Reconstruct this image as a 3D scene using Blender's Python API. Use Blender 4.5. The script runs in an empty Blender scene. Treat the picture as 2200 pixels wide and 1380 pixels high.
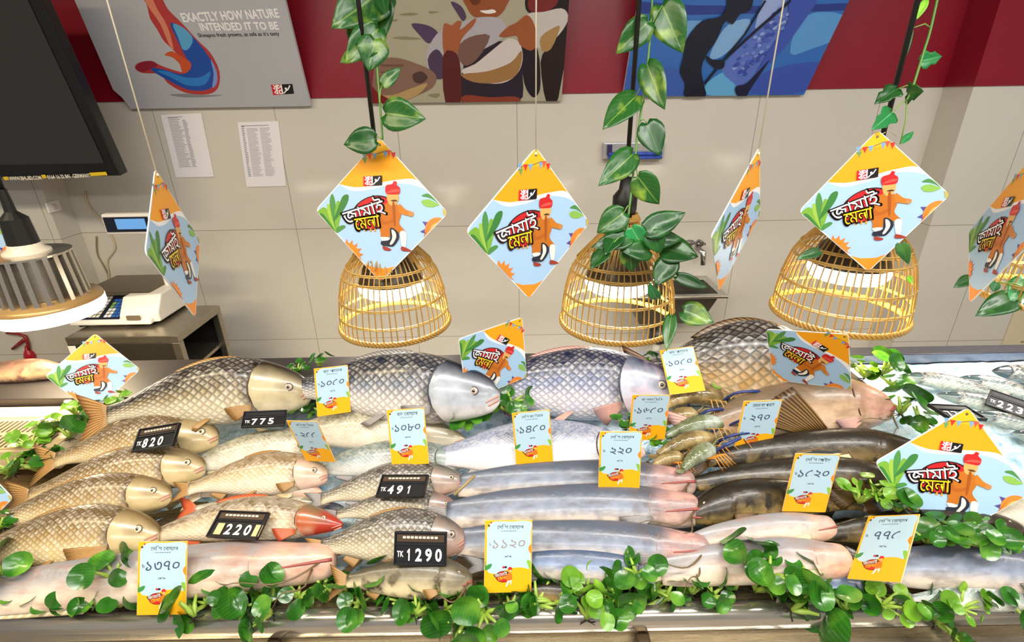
import bpy, bmesh, math, random
import numpy as np
from mathutils import Vector, Matrix
random.seed(7)
PI = math.pi
sc = bpy.context.scene
COL = sc.collection

# ------------------------------------------------------------------ camera, light, exposure
FPX = 1100.0                      # focal length in pixels of the 2200 x 1380 frame
CAMZ = 1.72
PITCH = math.radians(23.7)
ROLL = -0.018
cd = bpy.data.cameras.new('camera')
cd.sensor_fit = 'HORIZONTAL'; cd.sensor_width = 36; cd.lens = 36*FPX/2200
cd.clip_start = 0.02
cam = bpy.data.objects.new('camera', cd); COL.objects.link(cam)
cam.matrix_world = Matrix.Translation((0, 0, CAMZ)) @ Matrix.Rotation(PI/2-PITCH, 4, 'X') @ Matrix.Rotation(ROLL, 4, 'Z')
sc.camera = cam
sc.view_settings.view_transform = 'Standard'
sc.view_settings.look = 'None'
sc.view_settings.gamma = 1
sc.view_settings.use_curve_mapping = False
sc.view_settings.exposure = -0.22
w = bpy.data.worlds.new('world'); sc.world = w; w.use_nodes = True
w.node_tree.nodes['Background'].inputs[0].default_value = (1.0, 0.96, 0.91, 1)
w.node_tree.nodes['Background'].inputs[1].default_value = 0.32

def area(name, loc, size, power, color, target=None, size_y=None):
    l = bpy.data.lights.new(name, 'AREA'); l.energy = power; l.color = color
    l.shape = 'RECTANGLE' if size_y else 'DISK'; l.size = size
    if size_y: l.size_y = size_y
    o = bpy.data.objects.new(name, l); COL.objects.link(o); o.location = loc
    d = (Vector(target) - Vector(loc)) if target else Vector((0, 0, -1))
    o.rotation_euler = d.to_track_quat('-Z', 'Y').to_euler()
    return o
WARM = (1.0, 0.80, 0.50); NEUT = (1.0, 0.965, 0.91); COOL = (0.95, 0.98, 1.0)
# fluorescent tubes on the ceiling of the shop
for tx, ty, col in ((-2.0, 0.3, WARM), (-0.6, 0.1, NEUT), (0.75, 0.1, NEUT), (2.1, 0.3, NEUT)):
    area('ceiling_tube_light', (tx, ty, 2.93), 1.2, 40, col, None, 0.16)
for tx in (-1.3, 0.1, 1.5):
    area('ceiling_tube_light', (tx, -1.6, 2.93), 1.2, 31, NEUT, None, 0.16)

# ------------------------------------------------------------------ view geometry helpers
def _R():
    return np.array((Matrix.Rotation(PI/2-PITCH, 3, 'X') @ Matrix.Rotation(ROLL, 3, 'Z')))
RM = _R(); CP = np.array([0, 0, CAMZ])
def ray(x, y): return RM @ np.array([(x-1100)/FPX, -(y-690)/FPX, -1.0])
def at_Y(x, y, Y): d = ray(x, y); return CP + d*(Y/d[1])
def at_Z(x, y, z): d = ray(x, y); return CP + d*((z-CAMZ)/d[2])
def at_X(x, y, X): d = ray(x, y); return CP + d*(X/d[0])
def at_D(x, y, zc): return CP + ray(x, y)*zc
def at_plane(x, y, p, n):
    d = ray(x, y); return CP + d*(np.dot(p-CP, n)/np.dot(d, n))
SK = 0.1818; S0 = 0.80; SY = 0.69
def surf(Y): return S0 + SK*(Y-SY)           # the display bed rises to the back
def at_bed(x, y, lift=0.0):
    d = ray(x, y); s = (S0 - SK*SY + lift - CAMZ)/(d[2] - SK*d[1]); return CP + d*s
def depth(p): return -float((RM.T @ (np.array(p)-CP))[2])
def unit(v): v = np.array(v, float); return v/np.linalg.norm(v)

# ------------------------------------------------------------------ materials
def lin(c):
    if isinstance(c, str):
        c = c.lstrip('#'); c = [int(c[i:i+2], 16)/255 for i in (0, 2, 4)]
    return tuple((x/12.92 if x <= 0.04045 else ((x+0.055)/1.055)**2.4) for x in c[:3]) + (1,)
class N:
    def __init__(s, name):
        s.m = bpy.data.materials.new(name); s.m.use_nodes = True
        s.t = s.m.node_tree; s.b = s.t.nodes['Principled BSDF']
    def n(s, ty, **kw):
        x = s.t.nodes.new('ShaderNode'+ty)
        for k, v in kw.items(): setattr(x, k, v)
        return x
    def l(s, a, b): s.t.links.new(a, b)
    def math(s, op, a, b=None, c=None):
        x = s.n('Math', operation=op)
        for i, v in enumerate((a, b, c)):
            if v is None: continue
            if isinstance(v, (int, float)): x.inputs[i].default_value = v
            else: s.l(v, x.inputs[i])
        return x.outputs[0]
    def mix(s, f, a, b, mode='MIX'):
        x = s.n('Mix', data_type='RGBA', blend_type=mode)
        for i, v in ((0, f), (6, a), (7, b)):
            if isinstance(v, (int, float)): x.inputs[i].default_value = v
            elif isinstance(v, (tuple, str)): x.inputs[i].default_value = lin(v) if isinstance(v, str) else v
            else: s.l(v, x.inputs[i])
        return x.outputs[2]
    def ramp(s, f, stops, interp='LINEAR'):
        x = s.n('ValToRGB'); x.color_ramp.interpolation = interp
        e = x.color_ramp.elements
        while len(e) < len(stops): e.new(0.5)
        for q, (p, c) in zip(e, stops): q.position = p; q.color = lin(c) if isinstance(c, str) else c
        s.l(f, x.inputs[0]); return x.outputs[0]
    def noise(s, scale, vec=None, detail=3):
        x = s.n('TexNoise'); x.inputs['Scale'].default_value = scale; x.inputs['Detail'].default_value = detail
        if vec is not None: s.l(vec, x.inputs['Vector'])
        return x.outputs['Fac']
    def maprange(s, v, a, b, c=0.0, d=1.0):
        x = s.n('MapRange'); s.l(v, x.inputs[0])
        for i, q in enumerate((a, b, c, d)): x.inputs[i+1].default_value = q
        return x.outputs[0]
    def bump(s, h, strength, dist):
        x = s.n('Bump'); x.inputs['Strength'].default_value = strength; x.inputs['Distance'].default_value = dist
        s.l(h, x.inputs['Height']); s.l(x.outputs[0], s.b.inputs['Normal'])
    def set(s, **kw):
        for k, v in kw.items(): s.b.inputs[k].default_value = v
    def obj(s): return s.n('TexCoord').outputs['Object']
_mc = {}
def M(col, rough=0.5, metal=0.0, var=0.06, scale=14, emit=0.0, name=None, coat=0.0):
    key = (col, rough, metal, var, scale, emit, coat)
    if key in _mc: return _mc[key]
    q = N(name or 'surface'); q.set(Roughness=rough, Metallic=metal)
    c = lin(col)
    if var:
        f = q.noise(scale, q.obj())
        q.l(q.mix(f, tuple(x*(1-var) for x in c[:3])+(1,), tuple(min(1, x*(1+var)) for x in c[:3])+(1,)), q.b.inputs['Base Color'])
    else: q.set(**{'Base Color': c})
    if emit: q.set(**{'Emission Color': c, 'Emission Strength': emit})
    if coat: q.set(**{'Coat Weight': coat, 'Coat Roughness': 0.15})
    _mc[key] = q.m; return q.m
def steel(col, rough=0.28, name='steel'):
    q = N(name); q.set(Metallic=0.9)
    mp = q.n('Mapping'); mp.inputs['Scale'].default_value = (2, 60, 60); q.l(q.obj(), mp.inputs[0])
    f = q.noise(6, mp.outputs[0], 4)
    c = lin(col)
    q.l(q.mix(f, tuple(x*.8 for x in c[:3])+(1,), tuple(min(1, x*1.15) for x in c[:3])+(1,)), q.b.inputs['Base Color'])
    q.l(q.maprange(f, 0, 1, rough*.7, rough*1.4), q.b.inputs['Roughness'])
    return q.m

# ------------------------------------------------------------------ object helpers
def link(name, me, mats, parent=None, loc=None):
    o = bpy.data.objects.new(name, me); COL.objects.link(o)
    for m in (mats if isinstance(mats, (list, tuple)) else [mats]):
        if me.materials.find(m.name) < 0 or len(me.materials) == 0 or True:
            me.materials.append(m)
    if parent is not None: o.parent = parent
    if loc is not None: o.location = loc
    return o
def mesh(name, V, F, smooth=False, mi=None):
    me = bpy.data.meshes.new(name)
    me.from_pydata([tuple(map(float, v)) for v in V], [], F)
    if smooth: me.polygons.foreach_set('use_smooth', [True]*len(me.polygons))
    if mi: me.polygons.foreach_set('material_index', mi)
    me.update(); return me
def tag(o, label=None, cat=None, group=None, kind=None):
    if label: o['label'] = label
    if cat: o['category'] = cat
    if group: o['group'] = group
    if kind: o['kind'] = kind
    return o
def thing(name, label, cat, loc=(0, 0, 0), group=None):
    o = bpy.data.objects.new(name, None); COL.objects.link(o); o.empty_display_size = .05
    o.location = tuple(map(float, loc)); return tag(o, label, cat, group)
class MB:
    """collects shapes into one mesh"""
    def __init__(s): s.V = []; s.F = []; s.mi = []; s.m = 0
    def add(s, V, F):
        b = len(s.V); s.V += [np.array(v, float) for v in V]
        s.F += [tuple(i+b for i in f) for f in F]; s.mi += [s.m]*len(F); return s
    def box(s, c, d, R=None):
        x, y, z = (q/2 for q in d)
        V = [np.array((i*x, j*y, k*z)) for i in (-1, 1) for j in (-1, 1) for k in (-1, 1)]
        if R is not None: V = [R@v for v in V]
        V = [v+np.array(c) for v in V]
        return s.add(V, [(0, 1, 3, 2), (4, 6, 7, 5), (0, 4, 5, 1), (2, 3, 7, 6), (0, 2, 6, 4), (1, 5, 7, 3)])
    def span(s, a, b):
        a = np.array(a); b = np.array(b); return s.box((a+b)/2, np.abs(b-a))
    def tube(s, P, r, n=8, closed=False, cap=True):
        P = [np.array(p, float) for p in P]; m = len(P)
        rr = r if isinstance(r, (list, tuple, np.ndarray)) else [r]*m
        V = []; up = None
        for i, p in enumerate(P):
            if closed: t = P[(i+1) % m]-P[i-1]
            else: t = P[min(i+1, m-1)]-P[max(i-1, 0)]
            t = t/(np.linalg.norm(t)+1e-12)
            if up is None:
                up = np.array([0, 0, 1.]) if abs(t[2]) < .9 else np.array([1., 0, 0])
            x = np.cross(up, t); x = x/(np.linalg.norm(x)+1e-12); up = np.cross(t, x)
            for k in range(n):
                a = 2*PI*k/n; V.append(p + rr[i]*(math.cos(a)*x + math.sin(a)*up))
        F = []
        for i in range(m if closed else m-1):
            for k in range(n):
                j = (i+1) % m
                F.append((i*n+k, i*n+(k+1) % n, j*n+(k+1) % n, j*n+k))
        if not closed and cap:
            F.append(tuple(range(n-1, -1, -1))); F.append(tuple((m-1)*n+k for k in range(n)))
        return s.add(V, F)
    def lathe(s, prof, c=(0, 0, 0), n=32, cap=True):
        V = []; m = len(prof)
        for r, z in prof:
            for k in range(n):
                a = 2*PI*k/n; V.append(np.array((r*math.cos(a), r*math.sin(a), z))+np.array(c))
        F = [(i*n+k, i*n+(k+1) % n, (i+1)*n+(k+1) % n, (i+1)*n+k) for i in range(m-1) for k in range(n)]
        if cap: F += [tuple(range(n-1, -1, -1)), tuple((m-1)*n+k for k in range(n))]
        return s.add(V, F)
    def ball(s, c, r, n=12, R=None):
        V = []; F = []
        r = np.array(r if isinstance(r, (tuple, list)) else (r, r, r))
        for i in range(n+1):
            for k in range(2*n):
                a = PI*i/n; b = PI*k/n
                v = r*np.array((math.sin(a)*math.cos(b), math.sin(a)*math.sin(b), math.cos(a)))
                V.append((R@v if R is not None else v)+np.array(c))
        for i in range(n):
            for k in range(2*n):
                F.append((i*2*n+k, (i+1)*2*n+k, (i+1)*2*n+(k+1) % (2*n), i*2*n+(k+1) % (2*n)))
        return s.add(V, F)
    def build(s, name, mats, parent=None, smooth=False, bevel=0, loc=None):
        o0 = np.array(loc if loc is not None else (0, 0, 0), float)
        me = mesh(name, [v-o0 for v in s.V], s.F, smooth, s.mi)
        o = link(name, me, mats, parent)
        if parent is None and loc is not None: o.location = tuple(o0)
        if bevel:
            b = o.modifiers.new('bevel', 'BEVEL'); b.width = bevel; b.segments = 2; b.limit_method = 'ANGLE'
        return o

# ------------------------------------------------------------------ lettering (built-in font) as flat meshes
_tc = {}
def raw_glyphs(t, off=0.0):
    if (t, off) in _tc: return _tc[(t, off)]
    c = bpy.data.curves.new('t', 'FONT'); c.body = t; c.resolution_u = 3; c.offset = off
    o = bpy.data.objects.new('t', c); COL.objects.link(o)
    bpy.context.view_layer.update()
    me = bpy.data.meshes.new_from_object(o.evaluated_get(bpy.context.evaluated_depsgraph_get()))
    V = np.array([v.co[:2] for v in me.vertices]) if len(me.vertices) else np.zeros((0, 2))
    F = [tuple(p.vertices) for p in me.polygons]
    bpy.data.objects.remove(o); bpy.data.curves.remove(c); bpy.data.meshes.remove(me)
    _tc[(t, off)] = (V, F); return _tc[(t, off)]
def advance(ch):
    return raw_glyphs(ch+'|')[0][:, 0].max()-raw_glyphs('|')[0][:, 0].max()
def glyphs(t, bold=0.0):
    """letters set one by one (joined strokes may overlap), thickened by repeating them round a small circle"""
    V = []; F = []; x = 0.0
    for ci, ch in enumerate(t):
        v, f = raw_glyphs(ch, bold if ch.isascii() and 0 < bold < .038 else 0.0); b = len(V)
        V += [(q[0]+x, q[1], ci % 2) for q in v]; F += [tuple(k+b for k in p) for p in f]; x += advance(ch)
    if not V: return np.zeros((1, 3)), []
    V = np.array(V)
    if bold > .038:
        n = len(V); A = []; G = []
        for k in range(9):
            a = 2*PI*k/8; r = 0 if k == 8 else bold
            A.append(V+np.array((r*math.cos(a), r*math.sin(a), 0))); G += [tuple(i+k*n for i in p) for p in F]
        return np.vstack(A), G
    return V, F
def clip_convex(P, Q):
    """keep the part of outline P inside the convex outline Q"""
    ar = sum(Q[i-1][0]*Q[i][1]-Q[i][0]*Q[i-1][1] for i in range(len(Q)))
    if ar < 0: Q = Q[::-1]
    P = [tuple(p[:2]) for p in P]
    for i in range(len(Q)):
        a, b = Q[i-1], Q[i]; out = []
        sd = lambda p: (b[0]-a[0])*(p[1]-a[1])-(b[1]-a[1])*(p[0]-a[0])
        for j in range(len(P)):
            p, q = P[j-1], P[j]; sp, sq = sd(p), sd(q)
            if sp*sq < 0:
                t = sp/(sp-sq); out.append((p[0]+(q[0]-p[0])*t, p[1]+(q[1]-p[1])*t))
            if sq >= 0: out.append(q)
        P = out
        if len(P) < 3: return []
    return P
class Flat:
    """a stack of flat printed shapes in the (u, v) plane of a sheet"""
    def __init__(s, step=0.00025): s.V = []; s.F = []; s.mi = []; s.mats = []; s.step = step; s.lay = 1; s.clip = None
    def _m(s, col, rough=.4, emit=0):
        m = M(col, rough, 0, 0, 14, emit, 'print_'+col.strip('#'))
        if m not in s.mats: s.mats.append(m)
        return s.mats.index(m)
    def poly(s, P, col, layer=None):
        if layer is None: s.lay += .25; layer = s.lay
        if s.clip: P = clip_convex(P, s.clip)
        if len(P) < 3: return s
        b = len(s.V); s.V += [(p[0], p[1], layer*s.step) for p in P]
        s.F.append(tuple(range(b, b+len(P)))); s.mi.append(s._m(col)); return s
    def smooth(s, P, col, k=6, closed=True, layer=None):
        return s.poly(crs(P, k, closed), col, layer)
    def line(s, P, wd, col, layer=None):
        P = [np.array(p, float) for p in P]
        if layer is None: s.lay += .25; layer = s.lay
        L = []; Rr = []
        for i, p in enumerate(P):
            t = P[min(i+1, len(P)-1)]-P[max(i-1, 0)]; t = t/(np.linalg.norm(t)+1e-9); n = np.array((-t[1], t[0]))*wd/2
            L.append(p+n); Rr.append(p-n)
        return s.poly(L+Rr[::-1], col, layer)
    def disc(s, c, rx, ry, col, n=24, a0=0, a1=2*PI, layer=None):
        return s.poly([(c[0]+rx*math.cos(a0+(a1-a0)*i/n), c[1]+ry*math.sin(a0+(a1-a0)*i/n)) for i in range(n)], col, layer)
    def text(s, t, c, wid, hei, col, rot=0, bold=0, shear=0, layer=None, mapf=None, ref=None):
        V, F = glyphs(t, bold); V0 = glyphs(t, 0)[0] if bold else V
        lo = V0[:, :2].min(0); hi = V0[:, :2].max(0); ctr = (lo+hi)/2; ex = np.maximum(hi-lo, 1e-6)
        sx = wid/ex[0]; sy = (hei/ex[1]) if hei else sx
        if layer is None: s.lay += .25; layer = s.lay
        b = len(s.V); ca, sa = math.cos(rot), math.sin(rot)
        for v in V:
            x = (v[0]-ctr[0])*sx; y = (v[1]-ctr[1])*sy; x += shear*y
            x, y = x*ca-y*sa, x*sa+y*ca
            q = (c[0]+x, c[1]+y)
            if mapf: q = mapf(q)
            s.V.append((q[0], q[1], (layer+.12*v[2])*s.step))
        mi = s._m(col)
        for f in F: s.F.append(tuple(i+b for i in f)); s.mi.append(mi)
        return s
    def build(s, name, parent=None, T=None):
        """T maps (u, v, w) to space"""
        V = [T(v) for v in s.V] if T else s.V
        me = mesh(name, V, s.F, False, s.mi)
        return link(name, me, s.mats, parent)
def crs(P, k=6, closed=True):
    P = [np.array(p, float) for p in P]; n = len(P); out = []
    for i in range(n if closed else n-1):
        g = (lambda j: P[j % n]) if closed else (lambda j: P[max(0, min(n-1, j))])
        a, b, c, d = g(i-1), g(i), g(i+1), g(i+2)
        for q in range(k):
            t = q/k
            out.append(.5*((2*b)+(c-a)*t+(2*a-5*b+4*c-d)*t*t+(3*b-a-3*c+d)*t**3))
    if not closed: out.append(P[-1])
    return out

# pose of a flat sheet of known size from where its corners appear
def rodr(r):
    a = np.linalg.norm(r)
    if a < 1e-9: return np.eye(3)
    k = r/a; K = np.array([[0, -k[2], k[1]], [k[2], 0, -k[0]], [-k[1], k[0], 0]])
    return np.eye(3)+math.sin(a)*K+(1-math.cos(a))*K@K
def pose(px, loc):
    """px: image corners, loc: corners in the sheet; gives (R, t): sheet axes and centre in the scene"""
    px = np.array(px, float); loc = np.array(loc, float); loc3 = np.c_[loc, np.zeros(len(loc))]
    obs = np.c_[(px[:, 0]-1100)/FPX, -(px[:, 1]-690)/FPX]
    wpx = np.linalg.norm(px.max(0)-px.min(0)); wl = np.linalg.norm(loc.max(0)-loc.min(0))
    z0 = wl*FPX/wpx; best = None
    for rx in (-.6, 0.0, .5):
        for ry in (-.8, 0.0, .8):
            p = np.array([rx, ry, 0, obs[:, 0].mean()*z0, obs[:, 1].mean()*z0, -z0])
            def res(p):
                X = loc3@rodr(p[:3]).T+p[3:]
                return (np.c_[X[:, 0]/-X[:, 2], X[:, 1]/-X[:, 2]]-obs).ravel()
            lam = 1e-3; r = res(p); e = r@r
            for it in range(60):
                J = np.array([(res(p+np.eye(6)[i]*1e-6)-r)/1e-6 for i in range(6)]).T
                dp = np.linalg.solve(J.T@J+lam*np.diag(np.diag(J.T@J)+1e-9), -J.T@r)
                r2 = res(p+dp); e2 = r2@r2
                if e2 < e: p = p+dp; r = r2; e = e2; lam *= .3
                else: lam *= 4
            if best is None or e < best[0]-1e-12: best = (e, p)
    p = best[1]; Rc = rodr(p[:3])
    return RM@Rc, CP+RM@p[3:], math.sqrt(best[0]/len(px))*FPX

# ------------------------------------------------------------------ the room
WY = 2.55; LX = -2.154; RX = 1.985; LY = 2.42; RY = 2.385; ZR = 1.727
def tile_mat(name, x0, pitch, z0, zp, col):
    q = N(name)
    s = q.n('SeparateXYZ'); q.l(q.obj(), s.inputs[0])
    def line(o, a, p, w):
        u = q.math('FRACT', q.math('DIVIDE', q.math('SUBTRACT', o, a), p))
        d = q.math('MINIMUM', u, q.math('SUBTRACT', 1.0, u))
        return q.math('LESS_THAN', q.math('MULTIPLY', d, p), w)
    g = q.math('MAXIMUM', line(s.outputs[0], x0, pitch, .0014), line(s.outputs[2], z0, zp, .0014))
    n = q.noise(1.7, q.obj(), 4)
    c = lin(col); base = q.mix(n, tuple(x*.93 for x in c[:3])+(1,), tuple(min(1, x*1.05) for x in c[:3])+(1,))
    q.l(q.mix(g, base, '#8d8577'), q.b.inputs['Base Color'])
    q.l(q.maprange(g, 0, 1, .13, .7), q.b.inputs['Roughness'])
    q.set(**{'Specular IOR Level': .45})
    return q.m
TILE = tile_mat('wall_tile', -1.075, .5575, 1.127, .612, '#d0cbbf')
RED = N('red_paint'); RED.set(Roughness=.35)
RED.l(RED.mix(RED.noise(3, RED.obj()), '#7d0c20', '#931128'), RED.b.inputs['Base Color']); RED = RED.m
def struct(name, m, *spans):
    b = MB()
    for a, c in spans: b.span(a, c)
    return tag(b.build(name, m), kind='structure')
struct('wall_back', TILE, ((LX-.1, WY, 0), (RX+.1, WY+.12, 3.0)))
struct('wall_left', TILE, ((-3.8, LY, 0), (LX, WY+.12, 3.0)))
struct('wall_right', TILE, ((RX, RY, 0), (3.8, WY+.12, 3.0)))
struct('trim_1', RED, ((LX, WY-.006, ZR), (RX, WY, 3.0)))
struct('trim_2', RED, ((-3.8, LY-.006, ZR), (LX+.006, LY, 3.0)), ((LX, LY, ZR), (LX+.006, WY-.006, 3.0)))
struct('trim_3', RED, ((RX-.006, RY-.006, ZR), (3.8, RY, 3.0)), ((RX-.006, RY, ZR), (RX, WY-.006, 3.0)))
FL = tile_mat('floor_tile', 0, .6, 50, 100, '#9a9084')
fl = MB().span((-3.8, -3.0, -.06), (3.8, WY+.12, 0)).build('floor', FL); tag(fl, kind='structure')
ce = MB().span((-3.8, -3.0, 3.0), (3.8, WY+.12, 3.06)).build('ceiling', M('#d9d6cf', .8)); tag(ce, kind='structure')

# ------------------------------------------------------------------ posters leaning out from the wall
LEAN = math.radians(22.7)
PN = np.array([0, -math.cos(LEAN), -math.sin(LEAN)]); PU = np.array([1., 0, 0]); PV = np.cross(PN, PU)
PV = np.array([0, -math.sin(LEAN), math.cos(LEAN)])
def poster(name, label, bottom_px, outline, Y, paper, edge='#d8d8d8'):
    p0 = at_Y(bottom_px[0], bottom_px[1], Y)
    def uv(q):
        d = at_plane(q[0], q[1], p0, PN)-p0; return (float(d@PU), float(d@PV))
    t = thing(name, label, 'poster', p0)
    T = lambda v: PU*v[0]+PV*v[1]+PN*v[2]
    O = [uv(q) for q in outline]
    n = len(O)
    V = [T((a, b, 0)) for a, b in O]+[T((a, b, -.018)) for a, b in O]
    F = [tuple(range(n-1, -1, -1)), tuple(range(n, 2*n))]+[(i, (i+1) % n, n+(i+1) % n, n+i) for i in range(n)]
    me = mesh('board', V, F, False, [0]+[1]*(n+1))
    link('board', me, [M(paper, .3, 0, .03, 5, 0, 'poster_paper'), M(edge, .5, 0, 0, 14, 0, 'board_edge')], t)
    return t, uv, T, O
def K3(x0, y0, s): return lambda P: [(x0+a/s, y0+b/s) for a, b in P]
Z1 = K3(0, 0, 3.136); Z2 = K3(600, 0, 3.136); Z3 = K3(1200, 0, 3.136)

t, uv, T, OUT = poster('poster', 'grey poster with a blue and red prawn tail and white slogan', (474, 232),
    [(100, -120), (160, 0), (243, 193), (262, 210), (281, 234), (668, 228), (612, 0), (582, -120)], WY-.022, '#b6b8c0')
f = Flat(.0003)
U = lambda P: [uv(q) for q in P]
f.smooth(U(Z1([(930, -60), (985, 20), (1010, 120), (1060, 200), (1100, 270), (1160, 330), (1230, 400), (1275, 480), (1215, 485), (1080, 440), (1020, 410), (930, 425), (910, 460), (960, 492), (1080, 500), (1130, 560), (1250, 625), (1400, 635), (1470, 590), (1478, 480), (1420, 360), (1330, 270), (1230, 160), (1130, 60), (1060, -60)])), '#b33b3b', 3)
f.smooth(U(Z1([(1150, 150), (1190, 260), (1250, 380), (1290, 450), (1230, 500), (1110, 470), (1020, 455), (1030, 480), (1140, 545), (1270, 605), (1400, 605), (1455, 540), (1440, 440), (1370, 330), (1270, 220)])), '#1f4fa8', 3)
f.smooth(U(Z1([(1165, 160), (1200, 250), (1230, 330), (1270, 330), (1300, 260), (1240, 190)])), '#5aa7d6', 3)
f.smooth(U(Z1([(1060, 480), (1150, 520), (1260, 575), (1380, 570), (1420, 480), (1350, 520), (1240, 520), (1130, 480)])), '#2f7fd0', 3)
f.smooth(U(Z1([(1420, 400), (1460, 480), (1462, 560), (1430, 590), (1440, 500)])), '#7d97d8', 3)
f.smooth(U(Z1([(960, -40), (1010, 60), (1080, 160), (1140, 300), (1170, 330), (1130, 180), (1060, 60), (1010, -40)])), '#d8836a', 3)
f.smooth(U(Z1([(1110, 370), (1160, 345), (1240, 390), (1290, 430), (1270, 480), (1230, 490), (1210, 430), (1160, 385)])), '#c9542f', 3)
f.smooth(U(Z1([(915, 455), (960, 415), (1030, 415), (1060, 440), (1020, 460), (960, 485)])), '#8f2334', 3)
f.smooth(U(Z1([(1140, 638), (1260, 632), (1420, 640), (1500, 640), (1400, 652), (1250, 655)])), '#86878f', 3)
def ptext(f, s, a, b, hpx, col, bold=0):
    """a line of lettering between two places on the sheet"""
    A = np.array(uv(a)); B = np.array(uv(b)); d = B-A; H = np.linalg.norm(np.array(uv((a[0], a[1]-hpx)))-A)
    f.text(s, (A+B)/2, np.linalg.norm(d), H, col, math.atan2(d[1], d[0]), bold)
ptext(f, 'EXACTLY HOW NATURE', (391, 38), (598, 28), 17, '#f4f4f4', .032)
ptext(f, 'INTENDED IT TO BE', (430, 58), (597, 55), 15, '#f4f4f4', .032)
ptext(f, 'Shwapno fresh prawns, as safe as it\u2019s tasty', (426, 77), (600, 73), 10, '#26262b', .01)
def logo(f, Q, red='#d8202c'):
    """Q maps a unit box (2 wide, 1 high) onto the sheet: the shop's red and black mark"""
    f.poly([Q(0, 0), Q(1, 0), Q(1, 1), Q(0, 1)], red)
    f.poly([Q(1, 0), Q(2, 0), Q(2, 1), Q(1, 1)], '#101014')
    wt = abs(Q(.11, 0)[0]-Q(0, 0)[0])+abs(Q(.11, 0)[1]-Q(0, 0)[1])
    f.lay += .25; L = f.lay
    for P in ([(.2, .95), (.38, .8), (.18, .62), (.4, .55)], [(.48, .98), (.48, .05)], [(.46, .45), (.2, .22), (.46, .1)],
              [(.6, .95), (.6, .6), (.92, .78), (.62, .92)], [(.94, .98), (.94, .05)], [(.92, .42), (.66, .4), (.66, .12), (.86, .08)]):
        f.line([Q(*p) for p in P], wt, '#ffffff', L)
    f.line([Q(1.05, .1), Q(1.3, .35), Q(1.5, .45), Q(1.75, .85)], wt*.9, '#ffffff', L)
    f.disc(Q(1.33, .55), wt, wt, '#ffffff', 12, layer=L)
def pxQ(c, uvf):
    c = [np.array(uvf(q)) for q in c]       # bl, br, tr, tl
    return lambda a, b: tuple((c[0]*(1-a/2)+c[1]*a/2)*(1-b)+(c[3]*(1-a/2)+c[2]*a/2)*b)
logo(f, pxQ([(587, 204), (632, 201), (628, 180), (582, 182)], uv))
f.build('printed_artwork', t, T)

t, uv, T, OUT = poster('poster', 'poster photograph of a person in the water hugging several big fish', (1005, 220),
    [(836, -120), (795, 222), (1206, 217), (1232, -120)], WY-.022, '#b3ad97')
f = Flat(.0003); f.clip = OUT
P2 = lambda P, c, k=3: f.smooth(U(Z2(P)), c, k)
for q in ([(800, 100), (880, 85), (940, 95), (880, 105)], [(760, 255), (850, 245), (960, 262), (850, 268)], [(1010, 75), (1080, 80), (1020, 92)], [(740, 135), (800, 130), (780, 145)], [(1000, 640), (1080, 630), (1060, 660)]): P2(q, '#8d8a6a')
P2([(1690, -60), (1660, 60), (1720, 120), (1800, 300), (1760, 420), (1800, 690), (1880, 660), (1960, -60)], '#241a1f')
P2([(1700, -40), (1680, 60), (1760, 90), (1860, 40), (1870, -40)], '#7d2b2c')
P2([(1670, 100), (1780, 80), (1900, 55), (1945, 100), (1930, 170), (1860, 260), (1760, 330), (1700, 240)], '#cfc9c4')
P2([(1760, 250), (1860, 180), (1890, 190), (1830, 330), (1770, 340)], '#b08a58')
P2([(1240, 460), (1230, 690), (1600, 695), (1640, 520), (1600, 300), (1300, 300)], '#2b2233')
P2([(1255, 640), (1420, 655), (1590, 650), (1600, 692), (1250, 692)], '#8e3f2a')
P2([(1640, 250), (1740, 330), (1760, 560), (1740, 640), (1700, 650), (1650, 560), (1635, 380)], '#221a26')
P2([(1240, -60), (1265, 50), (1310, 110), (1400, 125), (1480, 105), (1530, 40), (1540, -60)], '#9a5431')
P2([(1270, -50), (1300, 30), (1350, 20), (1360, -50)], '#6e3520')
P2([(1350, 72), (1400, 92), (1460, 82), (1440, 62), (1400, 68)], '#f1ece6')
P2([(890, 160), (1000, 170), (1070, 220), (1050, 270), (1000, 290), (950, 240)], '#544061')
P2([(1155, 10), (1225, 40), (1260, 110), (1235, 140), (1200, 90)], '#54405e')
P2([(990, 420), (1000, 330), (1060, 230), (1130, 180), (1250, 140), (1350, 115), (1480, 120), (1530, 180), (1500, 260), (1380, 330), (1270, 400), (1200, 500), (1100, 520), (1020, 500)], '#b7b2b9')
P2([(1000, 400), (1060, 330), (1110, 400), (1110, 520), (1040, 520)], '#4d3c58')
P2([(1200, 330), (1280, 250), (1420, 240), (1330, 400), (1240, 440)], '#7b5a52')
P2([(1225, 480), (1320, 430), (1420, 350), (1540, 260), (1620, 290), (1640, 400), (1600, 500), (1500, 560), (1350, 550)], '#d9cfcb')
P2([(1230, 500), (1400, 480), (1560, 420), (1630, 340), (1630, 430), (1580, 520), (1450, 560), (1300, 550)], '#a3794a')
P2([(1110, 160), (1160, 170), (1200, 140), (1230, 150), (1220, 200), (1320, 120), (1310, 170), (1230, 260), (1190, 380), (1120, 380), (1100, 280)], '#a9603c')
P2([(1105, 370), (1200, 365), (1225, 520), (1220, 690), (1120, 690)], '#5a1f22')
P2([(1480, 240), (1540, 180), (1600, 150), (1670, 100), (1720, 170), (1735, 300), (1690, 340), (1620, 300), (1600, 240), (1520, 250)], '#a25a36')
P2([(600, 480), (680, 400), (800, 390), (930, 430), (1020, 470), (1060, 520), (1030, 590), (930, 640), (800, 690), (640, 700), (610, 600)], '#8a6a5c')
P2([(640, 640), (760, 640), (900, 590), (1000, 560), (930, 640), (800, 690), (660, 695)], '#b99b6a')
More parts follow.
